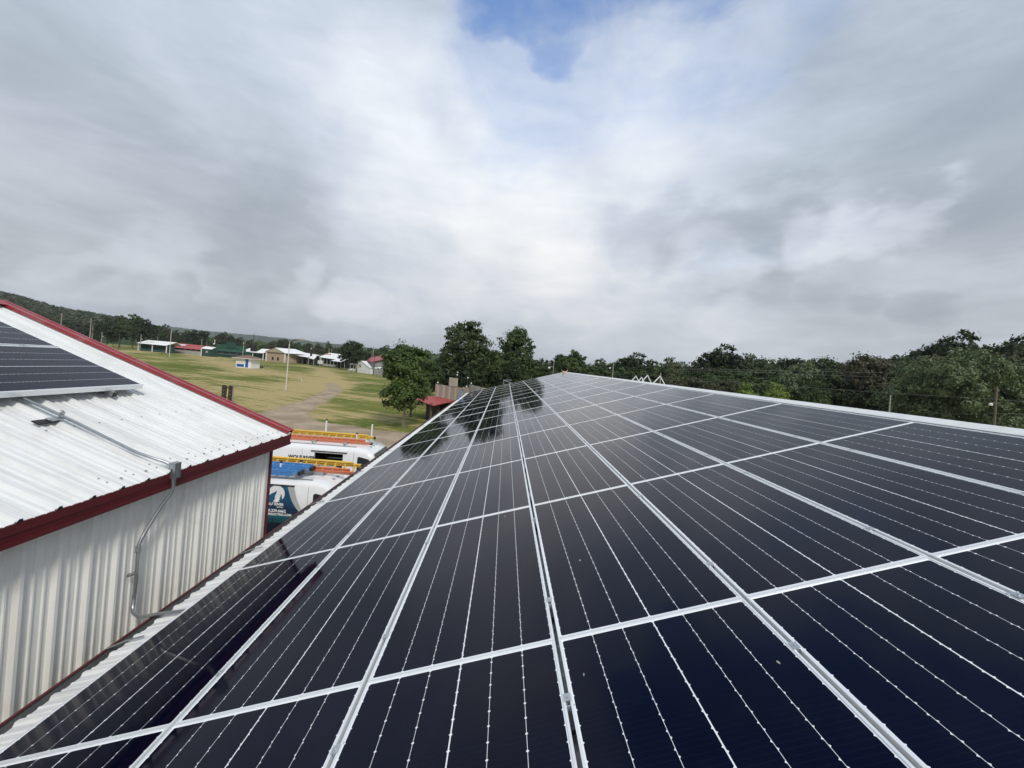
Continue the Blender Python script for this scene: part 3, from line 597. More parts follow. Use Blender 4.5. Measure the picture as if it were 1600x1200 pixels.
def make_van(name, label, x0, side_y, ztop, door=None, zs=.30):
    # nose towards +x; x0 = tail; near side plane at side_y; parts in world coordinates
    L = 5.98; W = 2.06; yc = side_y + W / 2; T = thing(name, label, 'van', (x0 + L / 2, yc, 0), 'white high roof work vans')
    H = ztop
    def prof(t):                                       # roof/hood height along the length (t metres from the tail)
        ks = [(0, H - .10), (.12, H - .02), (.5, H), (4.0, H), (4.35, H - .05), (4.62, H - .17), (5.28, 1.52), (5.42, 1.36), (5.85, 1.12), (5.98, .86)]
        for (a, z0), (c, z1) in zip(ks[:-1], ks[1:]):
            if t <= c: return z0 + (z1 - z0) * (t - a) / (c - a)
        return ks[-1][1]
    ts = [0, .05, .12, .5, 1.2, 1.9] + ([door[0], door[1]] if door else [2.6, 3.3]) + [3.85, 4.0, 4.2, 4.35, 4.5, 4.62, 4.8, 5.0, 5.28, 5.42, 5.65, 5.85, 5.95, 5.98]
    ts = sorted(set(ts)); hw = W / 2; vs = []
    zl = (door[2], door[3]) if door else (1.0, 1.9)
    for t in ts:
        top = prof(t); n_ = 1.0 if t < 5.5 else 1 - (t - 5.5) ** 2 * .9; n_ *= (1 if t > .05 else .985)
        hb = hw * n_; tw = .985 if t < 4.3 else .96
        def zz(f): return f
        rowz = [.30, .55, min(zl[0], top - .24), min(zl[1], top - .18), top - .13, top - .05, top - .01, top]
        rowy = [hb * .99, hb, hb, hb * .975, hb * .955, hb * .90, hb * .80, 0]
        if top < 1.6: rowz[2] = min(rowz[2], top - .22); rowz[3] = top - .17
        ring = [(x0 + t, yc - yy, z_) for yy, z_ in zip(rowy, rowz)] + [(x0 + t, yc + yy, z_) for yy, z_ in list(zip(rowy, rowz))[-2::-1]]
        vs += ring
    n = 15; fs = []
    for i in range(len(ts) - 1):
        for k in range(n - 1):
            if door and k == 2 and abs(ts[i] - door[0]) < 1e-6: continue
            fs.append((i * n + k, (i + 1) * n + k, (i + 1) * n + k + 1, i * n + k + 1))
    fs.append(tuple(range(n))); fs.append(tuple(range((len(ts) - 1) * n, len(ts) * n))[::-1])
    mb = MB(); mb.add(vs, fs); body = mb.build('body', van_white, T, True)
    def yside(z, t=3.0):                               # side surface offset at height z
        top = prof(t)
        if z <= zl[0]: return side_y
        if z <= zl[1]: return side_y + hw * .025 * (z - zl[0]) / (zl[1] - zl[0])
        return side_y + hw * (.025 + .02 * (z - zl[1]) / max(.01, top - .13 - zl[1]))
    # wheels
    for wx in (x0 + 1.15, x0 + 4.95):
        for wy in (side_y + .10, side_y + W - .10):
            w_ = MB(); w_.tube([(wx, wy - .11, .36), (wx, wy + .11, .36)], .36, 20); wo_ = w_.build('wheel', rubber, T, True)
            w_ = MB(); s_ = -1 if wy < yc else 1; w_.tube([(wx, wy + s_ * .09, .36), (wx, wy + s_ * .116, .36)], .21, 14); h = w_.mesh('rim', alu_mill, T.location); link('rim', h, wo_)
    def side_poly(nm, pts, mt, off=-.006, t=3.0):
        mb = MB(); mb.slab([(x, yside(z, t) + off, z) for x, z in pts], (0, .004, 0)); return mb.build(nm, mt, T)
    # cab window, mirrors, windscreen, lamps
    wt, wb = H - .34, 1.52
    side_poly('side_window', [(x0 + 4.08, wb), (x0 + 4.08, wt - .02), (x0 + 4.14, wt + .02), (x0 + 4.52, wt - .06), (x0 + 4.80, wt - .36), (x0 + 4.98, wb)], glass_dark, -.012)
    mb = MB(); a, c = 4.66, 5.24
    mb.add([(x0 + a, yc - .84, prof(a) + .012), (x0 + a, yc + .84, prof(a) + .012), (x0 + c, yc + .90, prof(c) + .02), (x0 + c, yc - .90, prof(c) + .02), (x0 + a, yc - .84, prof(a) + .004), (x0 + a, yc + .84, prof(a) + .004), (x0 + c, yc + .90, prof(c) + .008), (x0 + c, yc - .90, prof(c) + .008)], [(0, 1, 2, 3), (7, 6, 5, 4), (0, 3, 7, 4), (1, 5, 6, 2), (0, 4, 5, 1), (3, 2, 6, 7)])
    mb.build('windscreen', windscreen, T)
    for s_ in (-1, 1):
        mb = MB(); my = yc + s_ * (hw + .14); mb.bb(x0 + 4.86, x0 + 4.96, my - .10, my + .10, 1.45, 1.80); mb.build('mirror', black_plastic, T)
        mb = MB(); mb.bb(x0 + 5.70, x0 + 5.96, yc + s_ * hw * .78 - .12, yc + s_ * hw * .78 + .12, .88, 1.04); mb.build('headlight', windscreen, T)
    mb = MB(); mb.bb(x0 + 5.86, x0 + 6.02, side_y + .12, side_y + W - .12, .34, .62); mb.bb(x0 - .08, x0 + .01, side_y + .08, side_y + W - .08, .34, .58); mb.build('bumper', black_plastic, T)
    # roof ribs and seams
    mb = MB()
    for yy in (-.62, -.38, 0.0, .38, .62): mb.bb(x0 + .5, x0 + 3.9, yc + yy - .03, yc + yy + .03, H - .008, H + .006 if abs(yy) < .5 else H - .002)
    mb.build('roof_ribs', van_white, T)
    for yy in (-.55, 0, .55): 
        mb = MB(); t = 4.38; mb.bb(x0 + t - .05, x0 + t + .03, yc + yy * .6 - .05, yc + yy * .6 + .05, H - .06, H - .035); mb.build('marker_lamp', alu_mill, T)
    # roof rails
    for yy in (-.80, .80):
        mb = MB(); mb.bb(x0 + .4, x0 + 3.95, yc + yy - .02, yc + yy + .02, H - .03, H + .02); mb.build('roof_rail', alu_mill, T)
    seam = mat('panel_seam', (.25, .25, .25), .6)
    for tx in (1.9, 3.92): 
        mb = MB(); mb.slab([(x0 + tx, yside(z) - .004, z) for z in (.5, zl[0], zl[1], H - .15)] + [(x0 + tx + .010, yside(z) - .004, z) for z in (H - .15, zl[1], zl[0], .5)], (0, .003, 0)); mb.build('door_seam', seam, T)
    mb = MB(); mb.slab([(x0 + .2, yside(1.98) - .004, 1.975), (x0 + 3.0, yside(1.98) - .004, 1.975), (x0 + 3.0, yside(1.99) - .004, 1.985), (x0 + .2, yside(1.99) - .004, 1.985)], (0, .003, 0)); mb.build('body_line', seam, T)
    return T, yside, side_poly, yc, H

# far van, sliding door open
T2, ys2, sp2, yc2, H2 = make_van('work_van', 'white van with open sliding door, farther of the two vans', -9.62, 16.35, 2.74, door=(2.38, 3.54, 1.0, 2.50))
mb = MB(); dx0, dx1 = -9.62 + 2.38, -9.62 + 3.54
mb.add([(dx0, 16.40, 1.0), (dx1, 16.40, 1.0), (dx1, 16.40, 2.5), (dx0, 16.40, 2.5), (dx0 - .3, 17.9, .8), (dx1 + .3, 17.9, .8), (dx1 + .3, 17.9, 2.55), (dx0 - .3, 17.9, 2.55)], [(4, 5, 6, 7), (0, 4, 7, 3), (1, 2, 6, 5), (0, 1, 5, 4), (3, 7, 6, 2)]); mb.build('cargo_interior', black_plastic, T2)
for zz, dx in ((1.55, .0), (2.05, .1), (1.25, .2)):
    mb = MB(); mb.bb(dx0 + .05 + dx, dx1 - .1, 17.3, 17.75, zz, zz + .04); mb.build('shelf', galv, T2)
for k in range(5):
    mb = MB(); xx = dx0 + .15 + k * .2; mb.bb(xx, xx + .13, 17.35, 17.6, 1.59, 1.59 + random.uniform(.1, .25)); mb.build('bin', black_plastic if k % 2 else dark_red, T2)
mb = MB(); mb.bb(dx0 - .12, dx1 + .12, ys2(2.5) - .045, ys2(2.5) - .002, 2.515, 2.545); mb.build('door_track', black_plastic, T2)
fr_ = MB(); fr_.bb(dx1 - .03, dx1 + .015, 16.36, 16.44, 1.0, 2.5); fr_.bb(dx0 - .015, dx0 + .01, 16.36, 16.44, 1.0, 2.5); fr_.bb(dx0 - .014, dx1 + .014, 16.362, 16.44, 2.47, 2.512); fr_.build('door_frame', van_white, T2)
lt = PYt(449, 716.5, 16.3)
text_part('lettering', 'WOLF RIVER', .185, ink, T2, Matrix.Translation((lt[0], ys2(2.0) - .016, lt[2] + .02)) @ Matrix.Rotation(math.pi / 2, 4, 'X'), .008)
# near van, printed wrap
T1, ys1, sp1, yc1, H1 = make_van('work_van', 'white van with teal and navy printed wrap showing a wolf, nearer of the two vans', -9.42, 12.2, 2.60)
W_ = lambda px, py: (float(PYt(px, py, 12.2)[0]), float(PYt(px, py, 12.2)[2]))
edge = [W_(400 + a / 10.9, 730 + c / 10.9) for a, c in ((530, 232), (532, 320), (545, 400), (572, 500), (612, 600), (665, 690), (735, 775))]
edge2 = [W_(400 + a / 10.9, 730 + c / 10.9) for a, c in ((640, 240), (640, 320), (652, 400), (672, 500), (705, 600), (745, 690), (800, 775))]
ext = lambda e_, k: e_ + [(e_[-1][0] + .14 * (j + 1) + .05 * j * j, e_[-1][1] - .28 * (j + 1)) for j in range(k)]
ed, ed2 = ext(edge, 3), ext(edge2, 3)
sp1('wrap_print', [(-9.1, .62)] + [(-9.1, 2.42)] + [(x, min(z, 2.42)) for x, z in ed] + [(ed[-1][0], .62)], teal, -.010)
sp1('wrap_band', [(x + .001, min(z, 2.42)) for x, z in ed] + [(x, min(z, 2.42)) for x, z in ed2[::-1]], grey_band, -.010)
cx, cz = W_(431.0, 772); R_ = .245
sp1('moon_print', [(cx + R_ * math.cos(a), cz + R_ * math.sin(a)) for a in np.linspace(0, 2 * math.pi, 33)[:-1]], inkw, -.016)
def wolf(pts): return [(cx + a * R_, cz + c * R_) for a, c in pts]
sp1('wolf_print', wolf([(-1.15, -.95), (-.95, -.35), (-.55, .02), (-.18, .20), (.02, .42), (.04, .20), (.0, .02), (-.12, -.22), (-.1, -.6), (-.3, -.95)]), wolf_blue, -.022)
sp1('tree_print', wolf([(.35, -.86), (.52, -.55), (.42, -.55), (.58, -.28), (.50, -.28), (.62, .02), (.74, -.28), (.66, -.28), (.80, -.55), (.72, -.55), (.86, -.80)]), wolf_blue, -.022)
for tx_, px, py, sz, al in (('WOLF RIVER', 442.8, 790.6, .105, 'RIGHT'), ('ELECTRIC', 442, 793.8, .042, 'RIGHT'), ('920.229.6662', 446.3, 801.2, .115, 'RIGHT'), ('WOLFRIVERELECTRIC.COM', 454.8, 806.8, .088, 'RIGHT')):
    a = W_(px, py); text_part('lettering', tx_, sz, inkw, T1, Matrix.Translation((a[0], ys1(a[1]) - .017, a[1])) @ Matrix.Rotation(math.pi / 2, 4, 'X'), .004, al)
side_t = mat('black_side_strip', (.01, .01, .012), .4)
mb = MB(); mb.bb(-9.3, -5.9, ys1(2.42) - .03, ys1(2.42) + .0, 2.435, 2.465); mb.build('awning_strip', side_t, T1)
# cross bars of the racks
def rack(T, x0, yc, H, lab):
    Rk = thing('roof_rack', lab, 'roof rack', (x0 + 2, yc, H), 'van roof racks')
    for t in (.9, 2.2, 3.45):
        mb = MB(); mb.bb(x0 + t - .03, x0 + t + .03, yc - .88, yc + .92, H + .10, H + .14)
        for yy in (-.80, .80): mb.bb(x0 + t - .025, x0 + t + .025, yc + yy - .025, yc + yy + .025, H + .021, H + .10)
        mb.build('cross_bar', alu_mill, Rk)
    return Rk
rack(T2, -9.62, yc2, H2, 'aluminium ladder rack on the roof of the farther van'); rack(T1, -9.42, yc1, H1, 'aluminium ladder rack on the roof of the nearer van')
def ext_ladder(label, x0, x1, y, z, tilt=.50, mats=(yellow_fg, orange_fg), w=.40, group='extension ladders on the vans'):
    Ld = thing('extension_ladder', label, 'ladder', ((x0 + x1) / 2, y, z), group)
    up = Vector((0, math.cos(tilt), math.sin(tilt))); nr = Vector((0, -math.sin(tilt), math.cos(tilt))); X_ = Vector((1, 0, 0)); L = x1 - x0; c0 = Vector(((x0 + x1) / 2, y, z))
    for sec, (a, dn_, sh) in enumerate(((0.0, 0.0, 0.0), (.05, .07, -.25))):
        for k, m_ in ((0, mats[1]), (1, mats[0])):
            mb = MB(); c = c0 + up * (a * (1 - k) + (w - a * 0) * k) + nr * dn_ + X_ * sh * .5
            ln = L + sh; mb.box(c, (ln, .028, .12), (X_, up, nr)); mb.box(c + nr * .04 + up * (.018 if k == 0 else -.018), (ln, .04, .008), (X_, up, nr)); mb.box(c - nr * .04 + up * (.018 if k == 0 else -.018), (ln, .04, .008), (X_, up, nr)); mb.build('ladder_rail', m_, Ld)
        i = 0; xx = x0 + .2 - (sh if sh > 0 else 0)
        while xx < x1 - .15 + sh * 0:
            mb = MB(); p0 = c0 + nr * dn_ + X_ * (xx - c0.x); mb.tube([p0 + up * .01, p0 + up * (w - .01)], .016, 6); mb.build('rung', mats[0], Ld); xx += .305; i += 1
    for k in (0, 1):
        mb = MB(); mb.box(c0 + X_ * (L / 2 + .02) + up * w * k, (.09, .05, .11), (X_, up, nr)); mb.build('ladder_foot', black_plastic, Ld)
    return Ld
ext_ladder('yellow and orange extension ladder on the farther van', -9.4, -5.25, 17.0, H2 + .09, .45)
ext_ladder('yellow and orange extension ladder on the nearer van, behind the blue ladders', -9.3, -4.35, 12.98, H1 + .13, .52, w=.36)
# stops of the ladder racks
for (xx, yy, zz, w_) in ((-7.35, 17.55, H2 + .14, 'far van'), (-5.42, 17.55, H2 + .14, 'far van'), (-6.15, 13.05, H1 + .10, 'near van'), (-5.93, 17.25, H2 + .14, 'far van'), (-6.55, 12.62, H1 + .14, 'near van')):
    t_ = thing('rack_stop', {-7.35: 'upright white stop behind the yellow ladder, towards the tail of the farther van', -5.42: 'upright white stop behind the yellow ladder, towards the cab of the farther van', -6.15: 'small clamp post holding the yellow ladder on the nearer van', -5.93: 'small clamp post holding the yellow ladder on the farther van', -6.55: 'small clamp post between the blue ladders on the nearer van'}[xx], 'rack post', (xx, yy, zz))
    h = .68 if yy > 17.3 else .26; mb = MB(); mb.bb(xx - .025, xx + .025, yy - .025, yy + .025, zz, zz + h); mb.build('post', white_paint, t_); mb = MB(); mb.bb(xx - .03, xx + .03, yy - .03, yy + .03, zz + h + .0005, zz + h + .05); mb.build('cap', black_plastic, t_)
# blue step ladders on the near van
def step_ladder(label, x0, x1, y, z, rot=0.0):
    Ld = thing('step_ladder', label, 'ladder', ((x0 + x1) / 2, y, z), 'blue step ladders on the near van')
    for sec, (zo, ins) in enumerate(((0, 0), (.09, .05))):
        for s_ in (-1, 1):
            mb = MB(); a = Vector((x0, y + s_ * (.23 - ins), z + zo)); c = Vector((x1, y + s_ * (.15 - ins * .6), z + zo)); mb.beam(a, c, .030, .075); mb.build('ladder_rail', blue_fg, Ld)
        xx = x0 + .2
        while xx < x1 - .1:
            f = (xx - x0) / (x1 - x0); hw_ = .22 - ins - f * .11; mb = MB(); mb.bb(xx - .03, xx + .03, y - hw_, y + hw_, z + zo - .015, z + zo + .012); mb.build('step', blue_fg if sec else alu_mill, Ld); xx += .305
    mb = MB(); mb.bb(x1 - .01, x1 + .07, y - .13, y + .13, z - .02, z + .09); mb.build('top_cap', black_plastic, Ld)
    for s_ in (-1, 1):
        mb = MB(); mb.bb(x1 - .12, x1 - .02, y + s_ * .165 - .02, y + s_ * .165 + .02, z - .03, z + .06); mb.build('bracket', alu_mill, Ld)
step_ladder('blue step ladder nearest the edge of the near van roof', -8.9, -5.88, 12.44, H1 + .16); step_ladder('second blue step ladder, lying behind the first on the near van', -8.6, -5.70, 12.78, H1 + .22)
t_ = thing('conduit_carrier', 'long silver box carrier on the near van roof under the yellow ladder', 'carrier', (-6.5, 13.35, H1 + .1)); mb = MB(); mb.bb(-9.0, -5.42, 12.98, 13.16, H1 + .01, H1 + .11); mb.build('box_body', alu_mill, t_); mb = MB(); mb.bb(-5.419, -5.39, 12.97, 13.17, H1 + .005, H1 + .12); mb.build('end_lid', galv, t_)

# ------------------------------------------------------------ trees
def quads_mesh(name, C_, Nrm, size, mt, asp=.62):
    n = len(C_); Nrm = Nrm / np.linalg.norm(Nrm, axis=1, keepdims=True); a = np.cross(Nrm, rng.normal(size=(n, 3))); a /= np.linalg.norm(a, axis=1, keepdims=True) + 1e-9; c = np.cross(Nrm, a)
    sz = (size * rng.uniform(.65, 1.35, n))[:, None]; a = a * sz; c = c * sz * asp
    v = np.stack([C_ - a, C_ + c + Nrm * sz * .12, C_ + a, C_ - c + Nrm * sz * .12], 1).reshape(-1, 3).astype(np.float32); me = bpy.data.meshes.new(name)
    me.vertices.add(4 * n); me.vertices.foreach_set('co', v.ravel()); me.loops.add(4 * n); me.loops.foreach_set('vertex_index', np.arange(4 * n, dtype=np.int32)); me.polygons.add(n); me.polygons.foreach_set('loop_start', np.arange(0, 4 * n, 4, dtype=np.int32)); me.update(calc_edges=True); me.materials.append(mt); return me
def crown_points(lobes, n, cl=26, spread=.24):
    # clumps of leaves on the skin of each lobe, fewer inside
    L = np.array(lobes, float); w = L[:, 3] ** 2; w /= w.sum(); P_, N_ = [], []
    for (x, y, z, r), k in zip(L, np.maximum(1, (w * n).astype(int))):
        nc = max(4, int(cl * (r / L[:, 3].max()) ** 1.2)); d = rng.normal(size=(nc, 3)); d[:, 2] = d[:, 2] * .8 + .18; d /= np.linalg.norm(d, axis=1, keepdims=True); rad = r * rng.uniform(.55, 1.08, nc) ; cc = d * rad[:, None]
        idx = rng.integers(0, nc, k); off = rng.normal(size=(k, 3)) * r * spread * rng.uniform(.5, 1.15, nc)[idx][:, None]; off[:, 2] *= .72; pt = cc[idx] + off
        P_.append(pt + (x, y, z)); N_.append(pt / r * .7 + off / (r * spread) * .35 + rng.normal(size=(k, 3)) * .55 + (0, 0, .35))
    return np.concatenate(P_), np.concatenate(N_)
def tree_meshes(name, h, w, mt, n, leaf, kind='round', base=.18, seed=1, tb=bark, cl=26, spread=.24):
    rs = np.random.default_rng(seed); lobes = []; limbs = []
    zb = h * base; ch = h - zb
    if kind == 'round':
        for i in range(13):
            f = rs.uniform(0, 1); z = zb + ch * (.14 + .70 * f); rr = w / 2 * (1 - abs(f - .42) ** 1.6 * 1.15) * .62; a = i * 2.4 + rs.uniform(-.4, .4); lobes.append((rr * math.cos(a), rr * math.sin(a), z, w * rs.uniform(.17, .27)))
        lobes += [(rs.normal() * w * .05, rs.normal() * w * .05, h - w * .19, w * .19), (0, 0, zb + ch * .45, w * .30)]
    elif kind == 'spread':
        for i in range(20):
            a = i * 2.4 + rs.uniform(-.3, .3); f = rs.uniform(0, 1); rr = w / 2 * (.35 + .5 * f); z = zb + ch * (.80 - .50 * f ** 1.5) + rs.normal() * ch * .05; lobes.append((rr * math.cos(a), rr * math.sin(a), z, w * rs.uniform(.12, .18)))
        lobes += [(0, 0, h - w * .14, w * .15), (0, 0, zb + ch * .45, w * .26)]
    elif kind == 'tall':
        for i in range(19):
            f = (i + .5) / 19; z = zb + ch * (.06 + .86 * f); env = math.sin(math.pi * min(1, .20 + .72 * f)) ** .7; a = i * 2.4 + rs.uniform(-.5, .5); rr = w * .30 * env; lobes.append((rr * math.cos(a), rr * math.sin(a), z, w * rs.uniform(.18, .27) * (.55 + .45 * env)))
        lobes.append((rs.normal() * w * .06, 0, h - w * .13, w * .13))
    elif kind == 'bush':
        for i in range(9):
            a = i * 2.4; rr = w * .27 * rs.uniform(.3, 1); z = h * rs.uniform(.28, .72); lobes.append((rr * math.cos(a), rr * math.sin(a), z, w * rs.uniform(.18, .28)))
        lobes.append((0, 0, h - w * .2, w * .2))
    C_, Nn = crown_points(lobes, n, cl, spread); C_[:, 2] = np.maximum(C_[:, 2], .15)
    cme = quads_mesh(name + '_crown', C_, Nn, leaf, mt)
    mb = MB(); tr_ = max(.09, h * .016); mb.tube([(0, 0, -.05), (rs.normal() * .06, rs.normal() * .06, zb * .6), (rs.normal() * .12, rs.normal() * .12, zb + ch * .3), (0, 0, zb + ch * .72)], [tr_ * 1.25, tr_, tr_ * .75, tr_ * .22], 9)
    for (x, y_, z, r) in lobes[:9]:
        s0 = Vector((0, 0, max(zb * .9, z - ch * .28))); e0 = Vector((x, y_, z)); mid = s0.lerp(e0, .5) + Vector((0, 0, -.06 * h * .3)); mb.tube([s0, mid, e0], [tr_ * .42, tr_ * .28, tr_ * .1], 5)
    return cme, mb.mesh(name + '_trunk', tb, (0, 0, 0), True)
def place_tree(name, meshes, x, y, label, cat='tree', group=None, rz=0.0, sc=(1, 1, 1), mt=None, z=0.0):
    t_ = thing(name, label, cat, (x, y, z), group); t_.rotation_euler[2] = rz; t_.scale = sc
    me = meshes[0]
    if mt is not None: 
        key = me.name + mt.name
        if key not in TM: TM[key] = me.copy(); TM[key].materials.clear(); TM[key].materials.append(mt)
        me = TM[key]
    link('crown', me, t_); link('trunk', meshes[1], t_); return t_
TM = {}
def at_px(px, D_): d = ray(px, 569.4 + .078 * (px - 790)); return CAM[0] + d[0] / d[1] * D_
def top_h(px, py, D_): return float(PYt(px, py, D_)[2])
def tree_px(name, meshes, base_h, px, py, D_, label, group=None, wsc=None, mt=None, rz=None, cat='tree'):
    h = top_h(px, py, D_); s_ = h / base_h; w_ = wsc or s_
    return place_tree(name, meshes, at_px(px, D_), D_, label, cat, group, random.uniform(0, 6.28) if rz is None else rz, (w_, w_, s_), mt)
# three nearest crowns, one mesh each
mp = tree_meshes('maple', 7.85, 5.0, leaf_maple, 23000, .125, 'round', .26, 11, pale_bark, 34, .22)
place_tree('maple_tree', mp, -9.0, 38.4, 'nearest broad maple with pale trunk beside the gravel yard', rz=.5)
t2 = tree_meshes('poplar', 12.6, 8.3, leaf_t2, 20000, .19, 'tall', .12, 5, bark, 30, .22); tree_px('tall_tree', t2, 12.6, 724, 501, 62, 'tallest tree left of centre, rising behind the weathered board front', rz=.9, wsc=1.0)
t3 = tree_meshes('elm', 11.9, 8.2, leaf_mid, 18000, .19, 'tall', .1, 8, bark, 30, .22); tree_px('tall_tree', t3, 11.9, 803, 514, 64, 'second tall dark tree, right of the tallest one', rz=2.2, wsc=.98)
lib = {k: tree_meshes('wood_' + k, h, w, m_, n, lf, kd, bs, sd, bark, cl, sp_) for k, h, w, m_, n, lf, kd, bs, sd, cl, sp_ in (
    ('a', 14, 11, leaf_dark, 11000, .30, 'round', .10, 21, 26, .20), ('b', 14, 10, leaf_mid, 11000, .30, 'round', .12, 22, 30, .19), ('c', 14, 12.5, leaf_olive, 12000, .30, 'spread', .10, 23, 16, .26),
    ('d', 14, 8.5, leaf_dark, 9000, .30, 'tall', .08, 24, 26, .22), ('e', 8, 7, leaf_light, 7000, .20, 'bush', .05, 25, 24, .22), ('f', 11, 15, leaf_oak, 34000, .17, 'spread', .08, 26, 22, .23))}
HB = dict(a=14, b=14, c=14, d=14, e=8, f=11)
def wt(k, px, py, D_, label, group=None, wsc=None, mt=None, name='deciduous_tree'): return tree_px(name, lib[k], HB[k], px, py, D_, label, group, wsc, mt)
grp = 'trees of the wood behind the ridge'
# named trees of the wood
wt('f', 1486, 560, 52, 'wide pale green oak in front of the wood, behind the roof ridge', wsc=.93, name='oak_tree')
wt('a', 1472, 528, 74, 'tall dark oak standing above the pale oak', wsc=1.05); wt('a', 1585, 526, 76, 'tall open tree at the right edge of the photo', wsc=1.1); wt('d', 1543, 538, 80, 'narrow dark tree between the two tallest on the right', wsc=1.2)
wt('c', 1350, 553, 66, 'brownish tree left of the pale oak', mt=leaf_brown, wsc=.72); wt('a', 1118, 545, 92, 'twin-topped dark tree standing above the others right of centre', wsc=.95); wt('d', 1140, 552, 90, 'right-hand stem of the twin-topped dark tree', wsc=.9)
wt('b', 1405, 555, 78, 'rounded green tree between the brownish tree and the tall oak'); wt('c', 1255, 565, 74, 'grey green tree with pale leaves above the bushes', mt=leaf_oak, wsc=.6); wt('e', 1165, 598, 62, 'yellow green bush left of the pair by the ridge', name='bush', wsc=.62); wt('e', 1213, 597, 62, 'yellow green bush right of the pair by the ridge', name='bush', wsc=.66)
wt('e', 1276, 595, 61, 'loose green bush below the grey green tree', name='bush', mt=leaf_mid, wsc=.7); wt('e', 1051, 575, 68, 'round olive green bush beside the white brackets', mt=leaf_olive, name='bush', wsc=.75); wt('e', 1594, 568, 56, 'bright green small tree at the right edge of the photo', mt=leaf_light, wsc=1.1)
wt('b', 897, 546, 96, 'mid green tree with spiky top above the far end of the roof', mt=leaf_maple, wsc=.8); wt('b', 848, 560, 90, 'rounded green tree right of the two tall trees', wsc=.62, mt=leaf_mid); wt('d', 876, 553, 110, 'dark tree left of the spiky green tree', wsc=.8)
wt('a', 985, 556, 104, 'dark rounded tree above the white brackets', wsc=.95)
# filling rows
prof = [(560, 556), (640, 553), (690, 556), (740, 548), (790, 552), (830, 563), (870, 562), (905, 562), (930, 561), (960, 559), (1000, 562), (1030, 560), (1070, 566), (1100, 563), (1150, 559), (1200, 563), (1260, 560), (1310, 557), (1345, 560), (1400, 558), (1440, 545), (1500, 548), (1560, 545), (1610, 540), (1700, 530), (1900, 520)]
names = ['dark green tree in the middle of the wood', 'skyline tree of the wood', 'low tree in the front row of the wood']
k_ = 0
for rowi, (dD, dy, st_, s0) in enumerate(((10, 0, 23, 845), (-4, 10, 26, 850), (-14, 26, 30, 905))):
    px = s0; nt_ = 0
    while px < 1680:
        Dp = np.interp(px, [600, 850, 1100, 1350, 1600, 1700], [112, 112, 96, 80, 72, 72]) + dD + random.uniform(-4, 4); py = np.interp(px, *zip(*prof)) + dy + random.uniform(-3, 8); nt_ += 1; W20 = 'first second third fourth fifth sixth seventh eighth ninth tenth eleventh twelfth thirteenth fourteenth fifteenth sixteenth seventeenth eighteenth nineteenth twentieth'.split(); od = (W20[nt_ - 1] if nt_ <= 20 else 'twenty-' + W20[nt_ - 21] if nt_ < 30 else 'thirtieth' if nt_ == 30 else 'thirty-' + W20[nt_ - 31])
        wt(random.choice('abcd' if rowi < 2 else 'abc'), px, py, Dp, names[(1, 0, 2)[rowi]] + (', ' + od + ' from the left' if rowi != 1 else ''), names[(1, 0, 2)[rowi]] + ', behind the ridge', wsc=random.uniform(.72, 1.0) if rowi < 2 else random.uniform(.5, .7), mt=random.choice([None, leaf_mid, leaf_mid, leaf_olive, leaf_t2, leaf_dark])); px += st_ * random.uniform(.8, 1.2)
# trees behind the wooden front and the maple
for i, (px, py, D_, k, w_, m_, lb) in enumerate([(755, 540, 66, 'a', .42, leaf_dark, 'dark tree filling the gap between the two tall trees'), (700, 558, 60, 'b', .40, leaf_dark, 'low dark tree at the left foot of the tallest tree'), (778, 556, 60, 'a', .38, leaf_mid, 'low tree in front of the second tall tree'),
        (672, 562, 56, 'b', .36, leaf_mid, 'small tree between the maple and the tallest tree'), (822, 560, 72, 'a', .45, leaf_dark, 'low dark tree right of the second tall tree'), (738, 566, 57, 'b', .36, leaf_dark, 'dark undergrowth tree behind the raised boards'), (800, 568, 56, 'a', .34, leaf_dark, 'low dark tree above the far end of the roof'), (650, 562, 74, 'a', .42, leaf_mid, 'tree seen just behind the maple crown')]):
    wt(k, px, py, D_, lb, wsc=w_ * 1.12, mt=m_)
seen = {}
